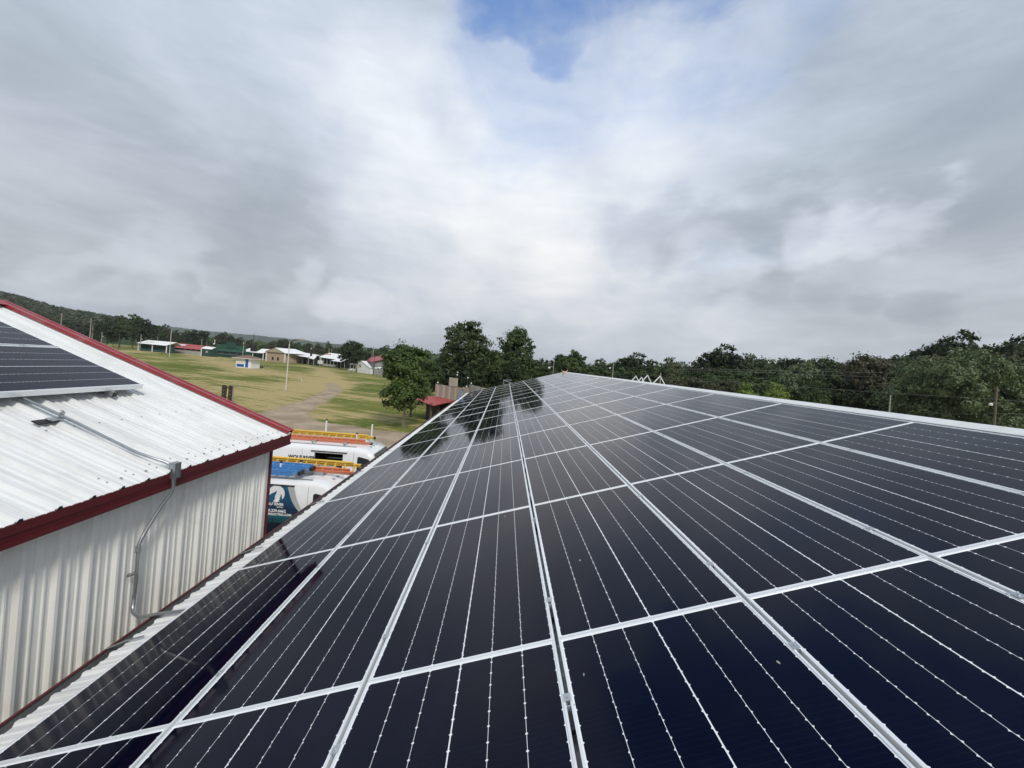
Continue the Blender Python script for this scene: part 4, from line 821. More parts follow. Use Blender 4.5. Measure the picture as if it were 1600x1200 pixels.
# pine among the far stalls, left clump, far rows
tree_px('pine_tree', lib['c'], 14, 550, 532, 150, 'dark pine among the fairground stalls', wsc=.78, mt=leaf_dark); tree_px('pine_tree', lib['c'], 14, 562, 545, 140, 'smaller dark pine right of the first one', wsc=.5, mt=leaf_dark)
for px, py, w_, m_, lb in [(168, 495, 1.0, leaf_dark, 'leftmost tree of the clump beside the white roofed stall'), (188, 492, 1.1, leaf_dark, 'second tree of the clump at left'), (208, 490, 1.1, leaf_mid, 'tallest tree of the clump at left'), (226, 498, .9, leaf_dark, 'right-hand tree of the clump at left'), (178, 517, .55, leaf_maple, 'small bright tree below the clump at left')]: wt(random.choice('ab'), px, py, 205, lb, wsc=w_, mt=m_)
for i, (px, py, D_, w_, m_) in enumerate([(246, 508, 260, .9, leaf_mid), (258, 506, 270, .8, leaf_olive), (272, 517, 300, .8, leaf_olive), (290, 518, 290, .8, leaf_mid), (304, 517, 250, .9, leaf_dark), (316, 516, 250, .9, leaf_dark), (332, 527, 300, .8, leaf_light), (346, 520, 280, .8, leaf_olive), (358, 522, 280, .7, leaf_dark), (372, 528, 320, .8, leaf_olive), (392, 530, 300, .8, leaf_olive), (408, 533, 330, .8, leaf_light), (424, 534, 320, .8, leaf_olive), (438, 530, 280, .55, leaf_dark), (448, 532, 280, .8, leaf_dark), (462, 536, 300, .8, leaf_mid), (482, 536, 300, .8, leaf_olive), (498, 538, 320, .8, leaf_brown), (513, 535, 300, .5, leaf_mid), (528, 543, 300, .8, leaf_olive), (580, 545, 300, 1.0, leaf_mid), (600, 541, 280, .9, leaf_mid), (620, 545, 260, .9, leaf_dark), (640, 548, 260, .9, leaf_mid), (662, 550, 250, .9, leaf_dark), (120, 500, 300, 1.3, leaf_olive), (98, 497, 300, 1.2, leaf_mid), (140, 503, 280, 1.0, leaf_dark), (70, 490, 320, 1.3, leaf_olive), (44, 485, 320, 1.3, leaf_dark), (150, 512, 240, .6, leaf_olive)]):
    tint = {'mid_leaves': 'mid green', 'olive_leaves': 'olive', 'dark_leaves': 'dark green', 'light_leaves': 'pale green', 'brownish_leaves': 'brownish'}[m_.name]
    mark = [a for a in ((60, 'at the foot of the far left hillside'), (110, 'behind the lone pole at far left'), (160, 'behind the crossarm poles'), (262, 'behind the leftmost white roofed stall'), (300, 'behind the left half of the long red roof'), (318, 'behind the right end of the long red roof'), (350, 'behind the left half of the green stand'), (380, 'behind the right half of the green stand'), (415, 'behind the second white roofed stall'), (450, 'behind the tan gabled pavilion'), (490, 'behind the dark pavilion'), (535, 'behind the white roofed hall'), (610, 'behind the red roofed barn'), (700, 'beyond the maple')) if px < a[0]][0][1]
    lb_ = 'distant ' + tint + ' tree ' + mark; seen[lb_] = seen.get(lb_, 0) + 1
    if seen[lb_] > 1: lb_ = 'distant ' + tint + ' tree ' + mark + ', the right one'
    wt(random.choice('abd'), px, py, D_, lb_, 'distant trees behind the fairground', wsc=w_, mt=m_)
# the wooded hill and valley floor: canopy nobody could count
def canopy(name, pts, rad, per, leaf, mt):
    P_ = []; N_ = []
    for x, y_, z in pts:
        r = rad * rng.uniform(.7, 1.3); d = rng.normal(size=(per, 3)); d[:, 2] = abs(d[:, 2]); d /= np.linalg.norm(d, axis=1, keepdims=True); q_ = d * r * rng.uniform(.75, 1.05, (per, 1)); q_[:, 2] *= 1.1; P_.append(q_ + (x, y_, z)); N_.append(d + rng.normal(size=(per, 3)) * .4)
    o = link(name, quads_mesh(name, np.concatenate(P_), np.concatenate(N_), leaf, mt)); return tag(o, 'dense canopy of the wooded hillside at far left', None, None, 'stuff')
pts = []
for i in range(2600):
    j = rng.integers(190, len(near_c)); c = near_c[j]; t = rng.uniform(-.42, .06); zt = np.interp(t, [-.6, -.42, -.25, -.1, 0, .3], [0, .25, .6, .9, 1, .9]); x = c[0] * (520 + t * 420) / 520 + rng.normal() * 3
    if c[2] * zt > 1 and -1000 < x < -330: pts.append((x, c[1] + t * 420, c[2] * zt - 2))
canopy('hillside_canopy', pts[:1200], 5.5, 55, 1.4, leaf_dark); o = canopy('hillside_canopy', pts[1200:], 5.5, 55, 1.4, leaf_olive)
pts = [(rng.uniform(-900, 200), rng.uniform(380, 1300), rng.uniform(-2, 3)) for i in range(900)]
o = canopy('valley_canopy', pts, 9, 40, 2.6, leaf_mid); o['label'] = 'low wooded valley floor beyond the fairground'

# ------------------------------------------------------------ poles, lamps, wires
pole_grey = mat('weathered_pole', (.33, .30, .26), .85, 0, .15, 5); pole_white = mat('pale_concrete_pole', (.60, .58, .53), .7, 0, .08, 3); pole_dark = mat('dark_pole', (.10, .085, .07), .85, 0, .2, 5)
pole_brown = mat('brown_pole', (.15, .115, .085), .85, 0, .2, 5)
lamp_white = mat('lamp_globe', (.82, .80, .74), .3)
def pole(px, py, D_, label, mt=pole_grey, r=.13, arms=(), name='utility_pole', lamp=None, base_px=None, cat=None):
    b_ = (at_px(px, D_), D_) if base_px is None else tuple(G(*base_px)[:2]); D_ = b_[1]; tp = PYt(px, py, D_); t_ = thing(name, label, cat or ('lamp post' if lamp else 'pole'), (b_[0], b_[1], 0))
    mb = MB(); mb.tube([(b_[0], b_[1], -.1), (b_[0], b_[1], tp[2])], [r, r * .68], 10); mb.build('pole_shaft', mt, t_, True)
    for z_, w_ in arms:
        mb = MB(); mb.bb(b_[0] - w_ / 2, b_[0] + w_ / 2, b_[1] - .19, b_[1] - .09, tp[2] - z_ - .06, tp[2] - z_ + .06); mb.build('crossarm', pole_dark, t_)
        for s_ in (-1, -.45, .45, 1): mb = MB(); mb.tube([(b_[0] + s_ * w_ * .46, b_[1] - .14, tp[2] - z_ + .06), (b_[0] + s_ * w_ * .46, b_[1] - .14, tp[2] - z_ + .2)], .05, 6); mb.build('insulator', lamp_white, t_)
    if lamp == 'cobra':
        a = Vector((b_[0], b_[1], tp[2] - .25)); mb = MB(); mb.tube([a, a + Vector((.35, -.05, .35)), a + Vector((1.0, -.1, .62)), a + Vector((1.35, -.1, .66))], .085, 6); mb.build('lamp_arm', pole_dark, t_, True)
        mb = MB(); mb.ball((0, 0, 0), 1, 5); mb.v = [(v[0] * .62 + a.x + 1.75, v[1] * .30 + a.y - .1, max(-.3, v[2]) * .24 + a.z + .66) for v in mb.v]; mb.build('lamp_head', pole_grey, t_, True)
    if lamp == 'globe': mb = MB(); mb.ball((b_[0], b_[1], tp[2] + .12), .17, 6); mb.build('lamp_globe', lamp_white, t_, True)
    if lamp and lamp.startswith('side'):
        s_ = -1 if lamp == 'sideL' else 1; a = Vector((b_[0], b_[1], tp[2] - (.9 if r < .12 else 1.9))); mb = MB(); mb.tube([a, a + Vector((s_ * .3, -.08, .12)), a + Vector((s_ * .62, -.1, .05))], .03, 6); mb.build('lamp_arm', alu_mill, t_, True); mb = MB(); mb.tube([a + Vector((s_ * .66, -.1, .08)), a + Vector((s_ * .66, -.1, -.02)), a + Vector((s_ * .66, -.1, -.2))], [.07, .17, .15], 10); mb.build('lamp_head', lamp_white, t_, True)
    return t_, Vector((b_[0], b_[1], tp[2]))
pole(455, 534, 62, 'tall pale lamp post with curved arm standing in the field', pole_white, .10, lamp='cobra', base_px=(446.5, 610), name='lamp_post')
pole(267.5, 515, 150, 'slender pale pole beside the white roofed stall', pole_white, .11, base_px=(264.5, 557))
pole(94.5, 489, 190, 'pole standing alone at far left above the red roof edge', r=.2); pole(141, 498, 190, 'tallest of the three poles with crossarms at left', r=.22, arms=((1.9, 3.4),)); pole(144.5, 507, 215, 'shorter pole just right of the tallest crossarm pole', r=.17); pole(159.5, 519, 190, 'short pole with small lamp left of the tree clump', r=.17, lamp='sideR', name='lamp_post')
pole(187, 522, 185, 'thin dark pole in front of the tree clump', pole_dark, r=.12); pole(220.5, 523, 185, 'pole with box lamp behind the corner of the white roofed stall', r=.16, lamp='sideR', name='lamp_post'); pole(246.5, 526.5, 200, 'thin pole rising behind the middle of the white roofed stall', r=.12)
pole(315.5, 529.5, 180, 'pole at the right end of the long red roof', r=.16); pole(323.5, 533, 186, 'thin pole behind the small green booth', r=.10); pole(395.5, 521, 200, 'dark utility pole with crossarm and bright sign below', pole_dark, r=.2, arms=((1.0, 2.2),)); pole(511.5, 544, 150, 'thick grey pole in front of the white roofed hall', r=.2, base_px=(512.5, 568))
pole(486, 543, 185, 'pale pole at the end of the dark pavilion', pole_white, r=.18); pole(518, 545, 215, 'thin pole behind the white roofed hall', r=.12); pole(583, 540.5, 150, 'pole rising behind the red barn roof', r=.13); pole(585.5, 553, 128, 'dark pole at the corner of the red roofed barn', pole_dark, r=.14)
pole(581, 547, 190, 'thin pole left of the barn roof', r=.10); pole(380.7, 537, 178, 'white lamp on a thin pole left of the second white roof', pole_white, r=.08, lamp='globe', name='lamp_post')
pole(864.8, 565, 62, 'white lamp on a thin post above the far end of the roof', pole_grey, r=.06, lamp='sideL', name='lamp_post'); pole(957.5, 567.5, 78, 'grey pole with lamp beyond the middle of the ridge', r=.10, lamp='sideL', name='lamp_post'); pole(1032, 583, 46, 'short grey post behind the white brackets', r=.09)
pole(1391.5, 617.5, 48, 'short grey pole left of the pale oak', pole_grey, r=.10); PR, prt = pole(1556, 604, 44, 'brown wooden pole with white lamp under the pale oak', pole_brown, r=.13, lamp='sideL')
pole(471.5, 590, 80, 'short white stub post in the field', pole_white, r=.07, base_px=(471, 597), name='marker_post'); pole(473.5, 588, 84, 'second short post in the field, just behind the first', pole_grey, r=.05, base_px=(473.5, 592), name='marker_post')
wire_m = mat('power_cable', (.13, .14, .13), .6)
def wire(label, pts, r=.016, sag=.35):
    a, c = Vector(pts[0]), Vector(pts[1]); P_ = [a.lerp(c, t) - Vector((0, 0, sag * 4 * t * (1 - t))) for t in np.linspace(0, 1, 17)]; mb = MB(); mb.tube(P_, r, 5); o = mb.build('power_line', wire_m, None, True); tag(o, label, 'cable', 'cables in front of the wood')
PP = lambda px, py, D_: PYt(px, py, D_)
for lb, a, c in (('topmost cable crossing in front of the wood', PP(1062, 575, 60), PP(1760, 587, 60)), ('second cable crossing in front of the wood', PP(1062, 576.5, 59), PP(1760, 600, 59)), ('third cable, passing the top of the brown wooden pole', PP(1075, 590, 62), PP(1556, 623.7, 43.8)), ('cable running right from the brown wooden pole', PP(1556, 623.7, 43.8), PP(1750, 631, 40)), ('lowest cable, left of the brown pole', PP(1411, 642, 52), PP(1556, 646, 43.8)), ('lowest cable, right of the brown pole', PP(1556, 646, 43.8), PP(1700, 642, 50))):
    wire(lb, (a, c), sag=.2)

# ------------------------------------------------------------ fairground buildings
green_d = mat('dark_green_boards', (.018, .060, .045), .7, 0, .15, 2); green_m = mat('green_boards', (.020, .085, .058), .7, 0, .15, 2); roof_w = mat('white_metal_roof', (.80, .80, .79), .5, 0, .04, 1); roof_r = mat('red_metal_roof', (.36, .055, .055), .5, 0, .08, 1)
tan_w = mat('tan_siding', (.46, .33, .24), .8, 0, .08, 2); tan_r = mat('tan_shingles', (.42, .34, .25), .9, 0, .12, 2); grey_s = mat('grey_siding', (.26, .26, .27), .75, 0, .06, 1.5); cream = mat('cream_panel', (.72, .71, .62), .6, 0, .04, 2); blue_p = mat('blue_paint', (.02, .09, .36), .5, 0, .05, 2)
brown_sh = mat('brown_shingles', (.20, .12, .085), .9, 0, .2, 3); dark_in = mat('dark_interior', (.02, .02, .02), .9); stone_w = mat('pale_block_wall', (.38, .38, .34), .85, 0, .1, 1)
def frame_of(pxl, pxr, D0, D1):
    a = Vector((at_px(pxl, D0), D0, 0)); c = Vector((at_px(pxr, D1), D1, 0)); X_ = (c - a); L = X_.length; X_.normalize(); return a, X_, Vector((-X_.y, X_.x, 0)), L
class LB:                                             # local frame builder: x along the front, y back, z up
    def __init__(s, T, a, X_, Y_): s.T, s.a, s.X, s.Y = T, a, X_, Y_
    def w(s, x, y, z): return s.a + s.X * x + s.Y * y + Vector((0, 0, z))
    def box(s, nm, mt, x0, x1, y0, y1, z0, z1): mb = MB(); mb.box(s.w((x0 + x1) / 2, (y0 + y1) / 2, (z0 + z1) / 2), (x1 - x0, y1 - y0, z1 - z0), (s.X, s.Y, Vector((0, 0, 1)))); return mb.build(nm, mt, s.T)
    def poly(s, nm, mt, pts, th=(0, 0, -.08)): mb = MB(); mb.slab([s.w(*q_) for q_ in pts], s.X * th[0] + s.Y * th[1] + Vector((0, 0, th[2]))); return mb.build(nm, mt, s.T)
    def post(s, nm, mt, x, y, z0, z1, r=.1): return s.box(nm, mt, x - r, x + r, y - r, y + r, z0, z1)
def bld(name, label, pxl, pxr, D0, D1, cat='building'):
    a, X_, Y_, L = frame_of(pxl, pxr, D0, D1); T = thing(name, label, cat, a); return LB(T, a, X_, Y_), L
K = lambda px, py, D_: top_h(px, py, D_)
# open stall with white roof
B, L = bld('market_stall', 'dark green open stall with white roof and faint lettering, leftmost of the row', 217.5, 262, 186, 180)
zr, ze = 4.9, 3.3
B.poly('roof', roof_w, [(-.3, -.6, ze), (L + .2, -.6, ze - .1), (L + 1.2, 3.0, zr), (.9, 3.0, zr)]); B.poly('roof', roof_w, [(.9, 3.02, zr), (L + 1.2, 3.02, zr), (L + .6, 6, ze), (.4, 6, ze)])
B.box('back_wall', green_d, .3, L - .2, 3.2, 3.4, 0, 3.4); B.box('side_wall', green_d, .15, .29, .4, 3.19, 0, 3.1); B.box('side_wall', green_d, L - .19, L - .05, .4, 3.19, 0, 3.1); B.box('counter', green_d, .5, L - .4, .3, .5, 0, 1.1)
for x in (0, L * .5, L - .2): B.post('post', roof_w, x, 0, 0, ze - .1, .14)
M_ = Matrix.Translation(B.w(3.2, .62, 3.95)) @ Matrix(((B.X.x, B.Y.x * .9, 0, 0), (B.X.y, B.Y.y * .9, 0, 0), (0, .45, 1, 0), (0, 0, 0, 1)))
text_part('lettering', 'ALL STAR', 1.15, mat('faded_letters', (.42, .42, .42), .7), B.T, M_, .0, depth=.01)
# long red roof
B, L = bld('market_stall', 'long low building with red roof and white lettering', 264.5, 316.5, 190, 186); ze, zr = 2.6, 4.6
B.poly('roof', roof_r, [(-.2, -.5, ze), (L + .3, -.5, ze - .2), (L + .3, 4, zr - .4), (-.2, 4, zr)]); B.poly('roof', roof_r, [(-.2, 4.02, zr), (L + .3, 4.02, zr - .4), (L + .3, 8, ze - .2), (-.2, 8, ze)])
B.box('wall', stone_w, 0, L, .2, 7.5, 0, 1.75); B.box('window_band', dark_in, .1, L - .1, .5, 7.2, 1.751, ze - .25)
for x in np.linspace(.1, L - .1, 7): B.post('post', pole_grey, x, .1, 0, ze - .2, .1)
M_ = Matrix.Translation(B.w(.4, 1.55, 3.70)) @ Matrix(((B.X.x, B.Y.x * .9, 0, 0), (B.X.y, B.Y.y * .9, 0, 0), (-.012, .45, 1, 0), (0, 0, 0, 1))); text_part('lettering', 'ANOMEN', 1.55, inkw, B.T, M_, .06, depth=.01)
# small green booth
B, L = bld('booth', 'small dark green booth with white roof and one white notice', 316.5, 332, 178, 177)
B.box('wall', green_d, .1, L - .1, 0, 3, 0, 3.2); B.poly('roof', roof_w, [(-.1, -.4, 3.2), (L + .1, -.4, 3.15), (L + .1, 1.8, 4.15), (-.1, 1.8, 4.25)]); B.box('notice', stone_w, L * .42, L * .62, -.06, -.01, 1.5, 2.4); B.post('post', roof_w, 0.1, -.25, 0, 3.2, .12)
B.box('sign_board', black_plastic, .3, 1.9, 3.2, 3.3, 4.3, 6.2)
# green stand with raised board
B, L = bld('grandstand', 'long dark green stand with a raised board on top', 333, 380, 186, 182)
B.box('wall', green_m, 0, L, 1.2, 5, 0, 3.2); B.box('bench_front', green_d, .2, L - .1, .2, .4, 0, 1.2); B.box('counter_rail', stone_w, .3, L - .3, .1, .18, 1.45, 1.53)
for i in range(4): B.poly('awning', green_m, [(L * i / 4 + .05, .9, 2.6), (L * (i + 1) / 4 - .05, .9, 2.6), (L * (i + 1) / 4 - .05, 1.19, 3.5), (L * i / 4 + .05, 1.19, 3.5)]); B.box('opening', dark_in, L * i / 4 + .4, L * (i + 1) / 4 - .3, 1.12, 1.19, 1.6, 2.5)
B.box('parapet', green_m, 0, L, 1.5, 1.7, 3.2, 5.6); B.box('raised_board', green_d, L * .37, L * .66, 1.3, 1.48, 4.2, 6.7)
for i in range(9): B.box('board_joint', green_d, L * i / 8 - .04, L * i / 8 + .04, 1.44, 1.495, 3.3, 5.5) if i not in (3, 4, 5) else None
t_ = thing('wall_clock', 'round white light at the left top of the green stand', 'lamp', PYt(334, 537.5, 182)); mb = MB(); mb.ball(PYt(334, 537.5, 182), .35, 6); mb.build('globe', lamp_white, t_); mb = MB(); mb.tube([PYt(335.5, 537, 182.3), PYt(335.8, 530.5, 182.3)], .13, 6); mb.build('white_rod', lamp_white, t_)
t_ = thing('folding_chair', 'small white chair standing on the grass by the green booth', 'chair', G(329, 553.5)); c = G(329, 553.5); mb = MB(); mb.beam((c[0] - .6, c[1], 1.3), (c[0], c[1], .4), .12, .12); mb.build('backrest', roof_w, t_); mb = MB(); mb.bb(c[0], c[0] + .7, c[1] - .3, c[1] + .3, .4, .5); mb.build('seat', roof_w, t_)
for dx in (0, .6): mb = MB(); mb.bb(c[0] + dx, c[0] + dx + .08, c[1] - .05, c[1] + .05, 0, .4); mb.build('leg', roof_w, t_)
# second white roof
B, L = bld('market_stall', 'open green stall with white roof broken by a dark board', 379.5, 413, 188, 184); ze, zr = 3.1, 5.0
for x0_, x1_ in ((0, .34), (.64, 1.0)): B.poly('roof', roof_w, [(L * x0_ - (.3 if x0_ == 0 else 0), -.5, ze), (L * x1_ + (.2 if x1_ == 1 else 0), -.5, ze), (L * x1_ + (1.0 if x1_ == 1 else 0), 3, zr), (L * x0_ + (1.2 if x0_ == 0 else 0), 3, zr)])
B.poly('roof', roof_w, [(L * .342, -.5, ze), (L * .638, -.5, ze), (L * .638, .2, ze + .38), (L * .342, .2, ze + .38)]); B.box('sign_board', dark_in, L * .345, L * .635, .25, .4, ze + .3, zr + .5)
B.box('back_wall', green_d, .4, L + .6, 3.2, 3.4, 0, 3.6); B.box('counter', green_d, .4, L - .3, .3, .5, 0, 1.3)
for x in (0, L * .5, L - .15): B.post('post', roof_w, x, 0, 0, ze - .1, .13)
# tan gable
B, L = bld('pavilion', 'tan sided building with broad tan gable roof', 417.5, 447, 178, 173); ze = 4.0
B.box('wall', tan_w, .3, L - .2, 0, 9, 0, ze); B.poly('gable', tan_r, [(-.5, -.5, ze), (L * .5, -.5, 5.9), (L + .5, -.5, ze)], (0, .3, 0)); B.poly('roof', tan_r, [(-.55, -.6, ze + .05), (-.55, 9, ze + .05), (L * .5, 9, 6.0), (L * .5, -.6, 6.0)]); B.poly('roof', roof_w, [(L * .5 + .01, -.6, 6.0), (L * .5 + .01, 9, 6.0), (L + 3.8, 9, ze + .1), (L + .55, -.6, ze + .05)])
for x in (.15, L - .05): B.post('post', cream, x, -.15, 0, ze, .22)
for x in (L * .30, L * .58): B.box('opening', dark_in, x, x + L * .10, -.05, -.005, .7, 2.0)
for i in range(6): B.box('siding_line', tan_r, .4, L - .3, -.03, -.004, .5 + i * .55, .55 + i * .55)
# dark pavilion
B, L = bld('pavilion', 'dark open pavilion with low white roof', 449.5, 483, 182, 172)
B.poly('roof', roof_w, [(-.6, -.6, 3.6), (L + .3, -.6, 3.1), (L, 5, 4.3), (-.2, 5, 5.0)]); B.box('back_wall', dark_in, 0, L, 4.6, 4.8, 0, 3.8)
for x in np.linspace(.1, L - .1, 5): B.post('post', pole_dark, x, 0, 0, 3.1, .14)
B.box('table', brown_sh, 1.5, 4, 1.5, 2.4, .7, .8); B.box('table_base', brown_sh, 2, 3.5, 1.8, 2.1, 0, .7); B.box('side_wall', brown_sh, L - 1.4, L - 1.2, .2, 4.5, 0, 3)
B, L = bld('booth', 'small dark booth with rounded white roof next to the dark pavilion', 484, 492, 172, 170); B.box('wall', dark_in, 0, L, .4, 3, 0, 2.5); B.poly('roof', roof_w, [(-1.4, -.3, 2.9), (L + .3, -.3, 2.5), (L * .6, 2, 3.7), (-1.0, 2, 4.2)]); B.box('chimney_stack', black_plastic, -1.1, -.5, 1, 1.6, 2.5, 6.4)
for x in (0, L): B.post('post', pole_grey, x, -.1, 0, 2.5, .1)
B, L = bld('white_fence', 'low white board fence between the booth and the white roofed hall', 492.5, 502, 172, 172, 'fence'); 
for i in range(4): B.box('board', roof_w, 0, L, 0, .06, .25 + i * .52, .70 + i * .52)
for i in range(4): B.post('post', roof_w, L * i / 3, .12, 0, 2.4, .06)
# white roofed hall
B, L = bld('market_hall', 'open fronted dark green hall with long white roof', 503, 543, 170, 160); ze = 3.6
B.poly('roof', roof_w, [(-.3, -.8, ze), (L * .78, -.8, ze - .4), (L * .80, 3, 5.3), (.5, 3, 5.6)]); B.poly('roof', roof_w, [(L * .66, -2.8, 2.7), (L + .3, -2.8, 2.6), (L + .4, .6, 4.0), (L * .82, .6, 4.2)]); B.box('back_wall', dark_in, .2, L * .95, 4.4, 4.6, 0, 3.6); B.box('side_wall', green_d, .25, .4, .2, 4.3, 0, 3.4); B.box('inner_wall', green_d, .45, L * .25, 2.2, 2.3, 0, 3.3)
for x in np.linspace(0, L * .95, 8): B.post('post', pole_grey if x else roof_w, x, -.3, 0, 3.1, .1)
for i in range(9): B.box('railing', stone_w, 2.0 + i * 1.05, 2.9 + i * 1.05, -.5, -.44, .25, 1.1)
B.box('drinks_box', roof_w, -.3, 2.0, -1.2, -.4, .9, 2.2)
t_ = thing('banner', 'small red and white hanging sign on the pole before the hall', 'sign', PYt(513, 553.5, 149)); mb = MB(); c = PYt(513, 553.5, 149); mb.bb(c[0] - 1.0, c[0] + .9, c[1] - .03, c[1] + .03, c[2] - .28, c[2] + .22); mb.build('board', mat('red_sign', (.5, .1, .1), .5), t_); mb = MB(); mb.bb(c[0] - .8, c[0] + .7, c[1] - .05, c[1] - .035, c[2] - .1, c[2] + .06); mb.build('stripe', roof_w, t_)
# red roofed barn
B, L = bld('barn', 'grey sided barn with red metal roof behind the white cabin', 568, 587.5, 146, 132); zc = K(587.5, 565, 132)
ax_ = B.X.copy(); B.box('wall', grey_s, 0, L, 0, 14, 0, zc - .25); B.poly('roof', roof_r, [(-1.5, -.7, zc - .1), (L + .5, -.7, zc - .1), (L + .5, 7, zc + 2.2), (-1.5, 7, zc + 2.2)], (0, 0, -.15)); B.poly('roof', roof_r, [(-1.5, 7.01, zc + 2.2), (L + .5, 7.01, zc + 2.2), (L + .5, 14.7, zc - .1), (-1.5, 14.7, zc - .1)], (0, 0, -.15)); B.poly('gable', grey_s, [(L + .02, 0, zc - .26), (L + .02, 7, zc + 2.0), (L + .02, 14, zc - .26)], (-.1, 0, 0)); B.poly('rake_trim', dark_red, [(L + .52, -.75, zc - .05), (L + .52, 7, zc + 2.27), (L + .52, 7, zc + 2.0), (L + .52, -.75, zc - .32)], (-.04, 0, 0))
for i in range(9): B.box('wall_rib', stone_w, L + .03, L + .07, 1 + i * 1.4, 1.1 + i * 1.4, 0, zc - .3)
# white cabin with porch
B, L = bld('cabin', 'small white cabin with lean-to porch roof in the field', 560.5, 580.5, 139, 133); 
B.poly('gable_wall', roof_w, [(0, 0, 0), (L, 0, 0), (L, 0, 2.0), (L * .30, 0, 3.9), (0, 0, 3.7)], (0, 3.5, 0)); B.poly('roof', roof_w, [(L * .30, -.2, 4.0), (L + .2, -.2, 2.0), (L + .2, 3.7, 2.0), (L * .30, 3.7, 4.0)]); B.poly('roof', roof_w, [(L * .30 - .02, -.2, 4.0), (-.4, -.2, 3.65), (-.4, 3.7, 3.65), (L * .30 - .02, 3.7, 4.0)])
for x in (.9, 1.9): B.box('window', glass_dark, x, x + .45, -.05, -.005, 1.75, 2.75)
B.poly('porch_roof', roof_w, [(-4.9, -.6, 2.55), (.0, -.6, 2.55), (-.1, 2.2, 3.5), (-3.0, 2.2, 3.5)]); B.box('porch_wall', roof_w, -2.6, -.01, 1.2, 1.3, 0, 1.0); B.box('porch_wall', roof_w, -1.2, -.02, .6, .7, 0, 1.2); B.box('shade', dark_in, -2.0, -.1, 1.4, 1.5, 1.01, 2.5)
for x in (-4.7, -2.2): B.post('post', roof_w, x, -.3, 0, 2.5, .09)
t_ = thing('wagon', 'small white wagon with spoked wheels standing before the cabin porch', 'wagon', G(549.5, 582)); c = G(549.5, 582); mb = MB(); mb.bb(c[0] - .8, c[0] + 1.0, c[1] - .5, c[1] + .5, .7, 1.2); mb.build('tray', roof_w, t_)
for dx in (-.6, .8):
    mb = MB(); ring = [(c[0] + dx + .55 * math.cos(a), c[1] - .6, .58 + .55 * math.sin(a)) for a in np.linspace(0, 2 * math.pi, 15)]; mb.tube(ring, .06, 5); 
    for a in np.linspace(0, math.pi, 5)[:-1]: mb.beam((c[0] + dx - .5 * math.cos(a), c[1] - .6, .58 - .5 * math.sin(a)), (c[0] + dx + .5 * math.cos(a), c[1] - .6, .58 + .5 * math.sin(a)), .05, .05)
    mb.build('wheel', stone_w, t_)
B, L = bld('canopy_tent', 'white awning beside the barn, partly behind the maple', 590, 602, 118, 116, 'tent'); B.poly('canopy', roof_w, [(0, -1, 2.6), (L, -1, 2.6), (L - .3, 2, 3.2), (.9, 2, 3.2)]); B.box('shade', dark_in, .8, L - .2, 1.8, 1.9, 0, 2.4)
for x in (.2, L - .1): B.post('leg', pole_grey, x, -.8, 0, 2.6, .05)
t_ = thing('umbrella', 'round white parasol between the barn and the maple', 'umbrella', G(606, 586)); c = G(606, 586); zt = K(609, 561, c[1]); mb = MB(); mb.tube([(c[0], c[1], 0), (c[0], c[1], zt)], .05, 6); mb.build('pole', pole_white, t_); mb = MB(); mb.tube([(c[0], c[1], zt), (c[0], c[1], zt - .5), (c[0], c[1], zt - 1.1)], [.05, .8, 1.5], 10, False); mb.build('canopy', roof_w, t_)
# blue and white booth
B, L = bld('ticket_booth', 'white and blue booth with brown hip roof standing in the field', 371, 394.5, 113.5, 113.0); h = K(383, 560.5, 113)
B.box('wall', roof_w, 0, L, 0, 3.4, 0, h); B.box('window_panel', cream, .28, L * .56, -.06, -.005, 1.0, h - .15); B.box('counter_panel', blue_p, .28, L * .55, -.07, -.005, .28, .97); B.box('door', blue_p, L * .64, L * .82, -.06, -.005, .2, h - .1)
hr = K(383, 555.5, 113); e0 = .75; A_ = [(-e0, -e0, h), (L + e0, -e0, h), (L + e0, 3.4 + e0, h), (-e0, 3.4 + e0, h)]
B.box('eave_trim', roof_w, -e0, L + e0, -e0, 3.4 + e0, h + .0, h + .14); mb = MB(); mb.add([B.w(x, y_, z + .141) for x, y_, z in A_] + [B.w(L * .40, 1.7, hr + .1), B.w(L * .60, 1.7, hr + .1)], [(0, 1, 5, 4), (1, 2, 5), (2, 3, 4, 5), (3, 0, 4), (3, 2, 1, 0)]); mb.build('roof', brown_sh, B.T)
t_ = thing('trash_barrel', 'dark barrel beside the right wall of the blue booth', 'barrel', G(398.5, 575)); c = G(398.5, 574.5); mb = MB(); mb.tube([(c[0], c[1], 0), (c[0], c[1], .95)], .3, 12); mb.build('drum', black_plastic, t_, True); mb = MB(); mb.tube([(c[0], c[1], .951), (c[0], c[1], 1.05)], [.32, .25], 12); mb.build('lid', rubber, t_, True)
t_ = thing('fire_pit', 'dark brush pile on the grass right of the blue booth', 'brush pile', G(408.5, 575)); c = G(408.5, 575); mb = MB()
for i in range(26): a = random.uniform(0, 6.28); d = random.uniform(.2, 1.2); mb.beam((c[0] + math.cos(a) * d, c[1] + math.sin(a) * d * .5, .05), (c[0] - math.cos(a) * d * .6, c[1], random.uniform(.2, .75)), .07, .07)
tag(mb.build('branches', pole_dark, t_), kind='stuff')

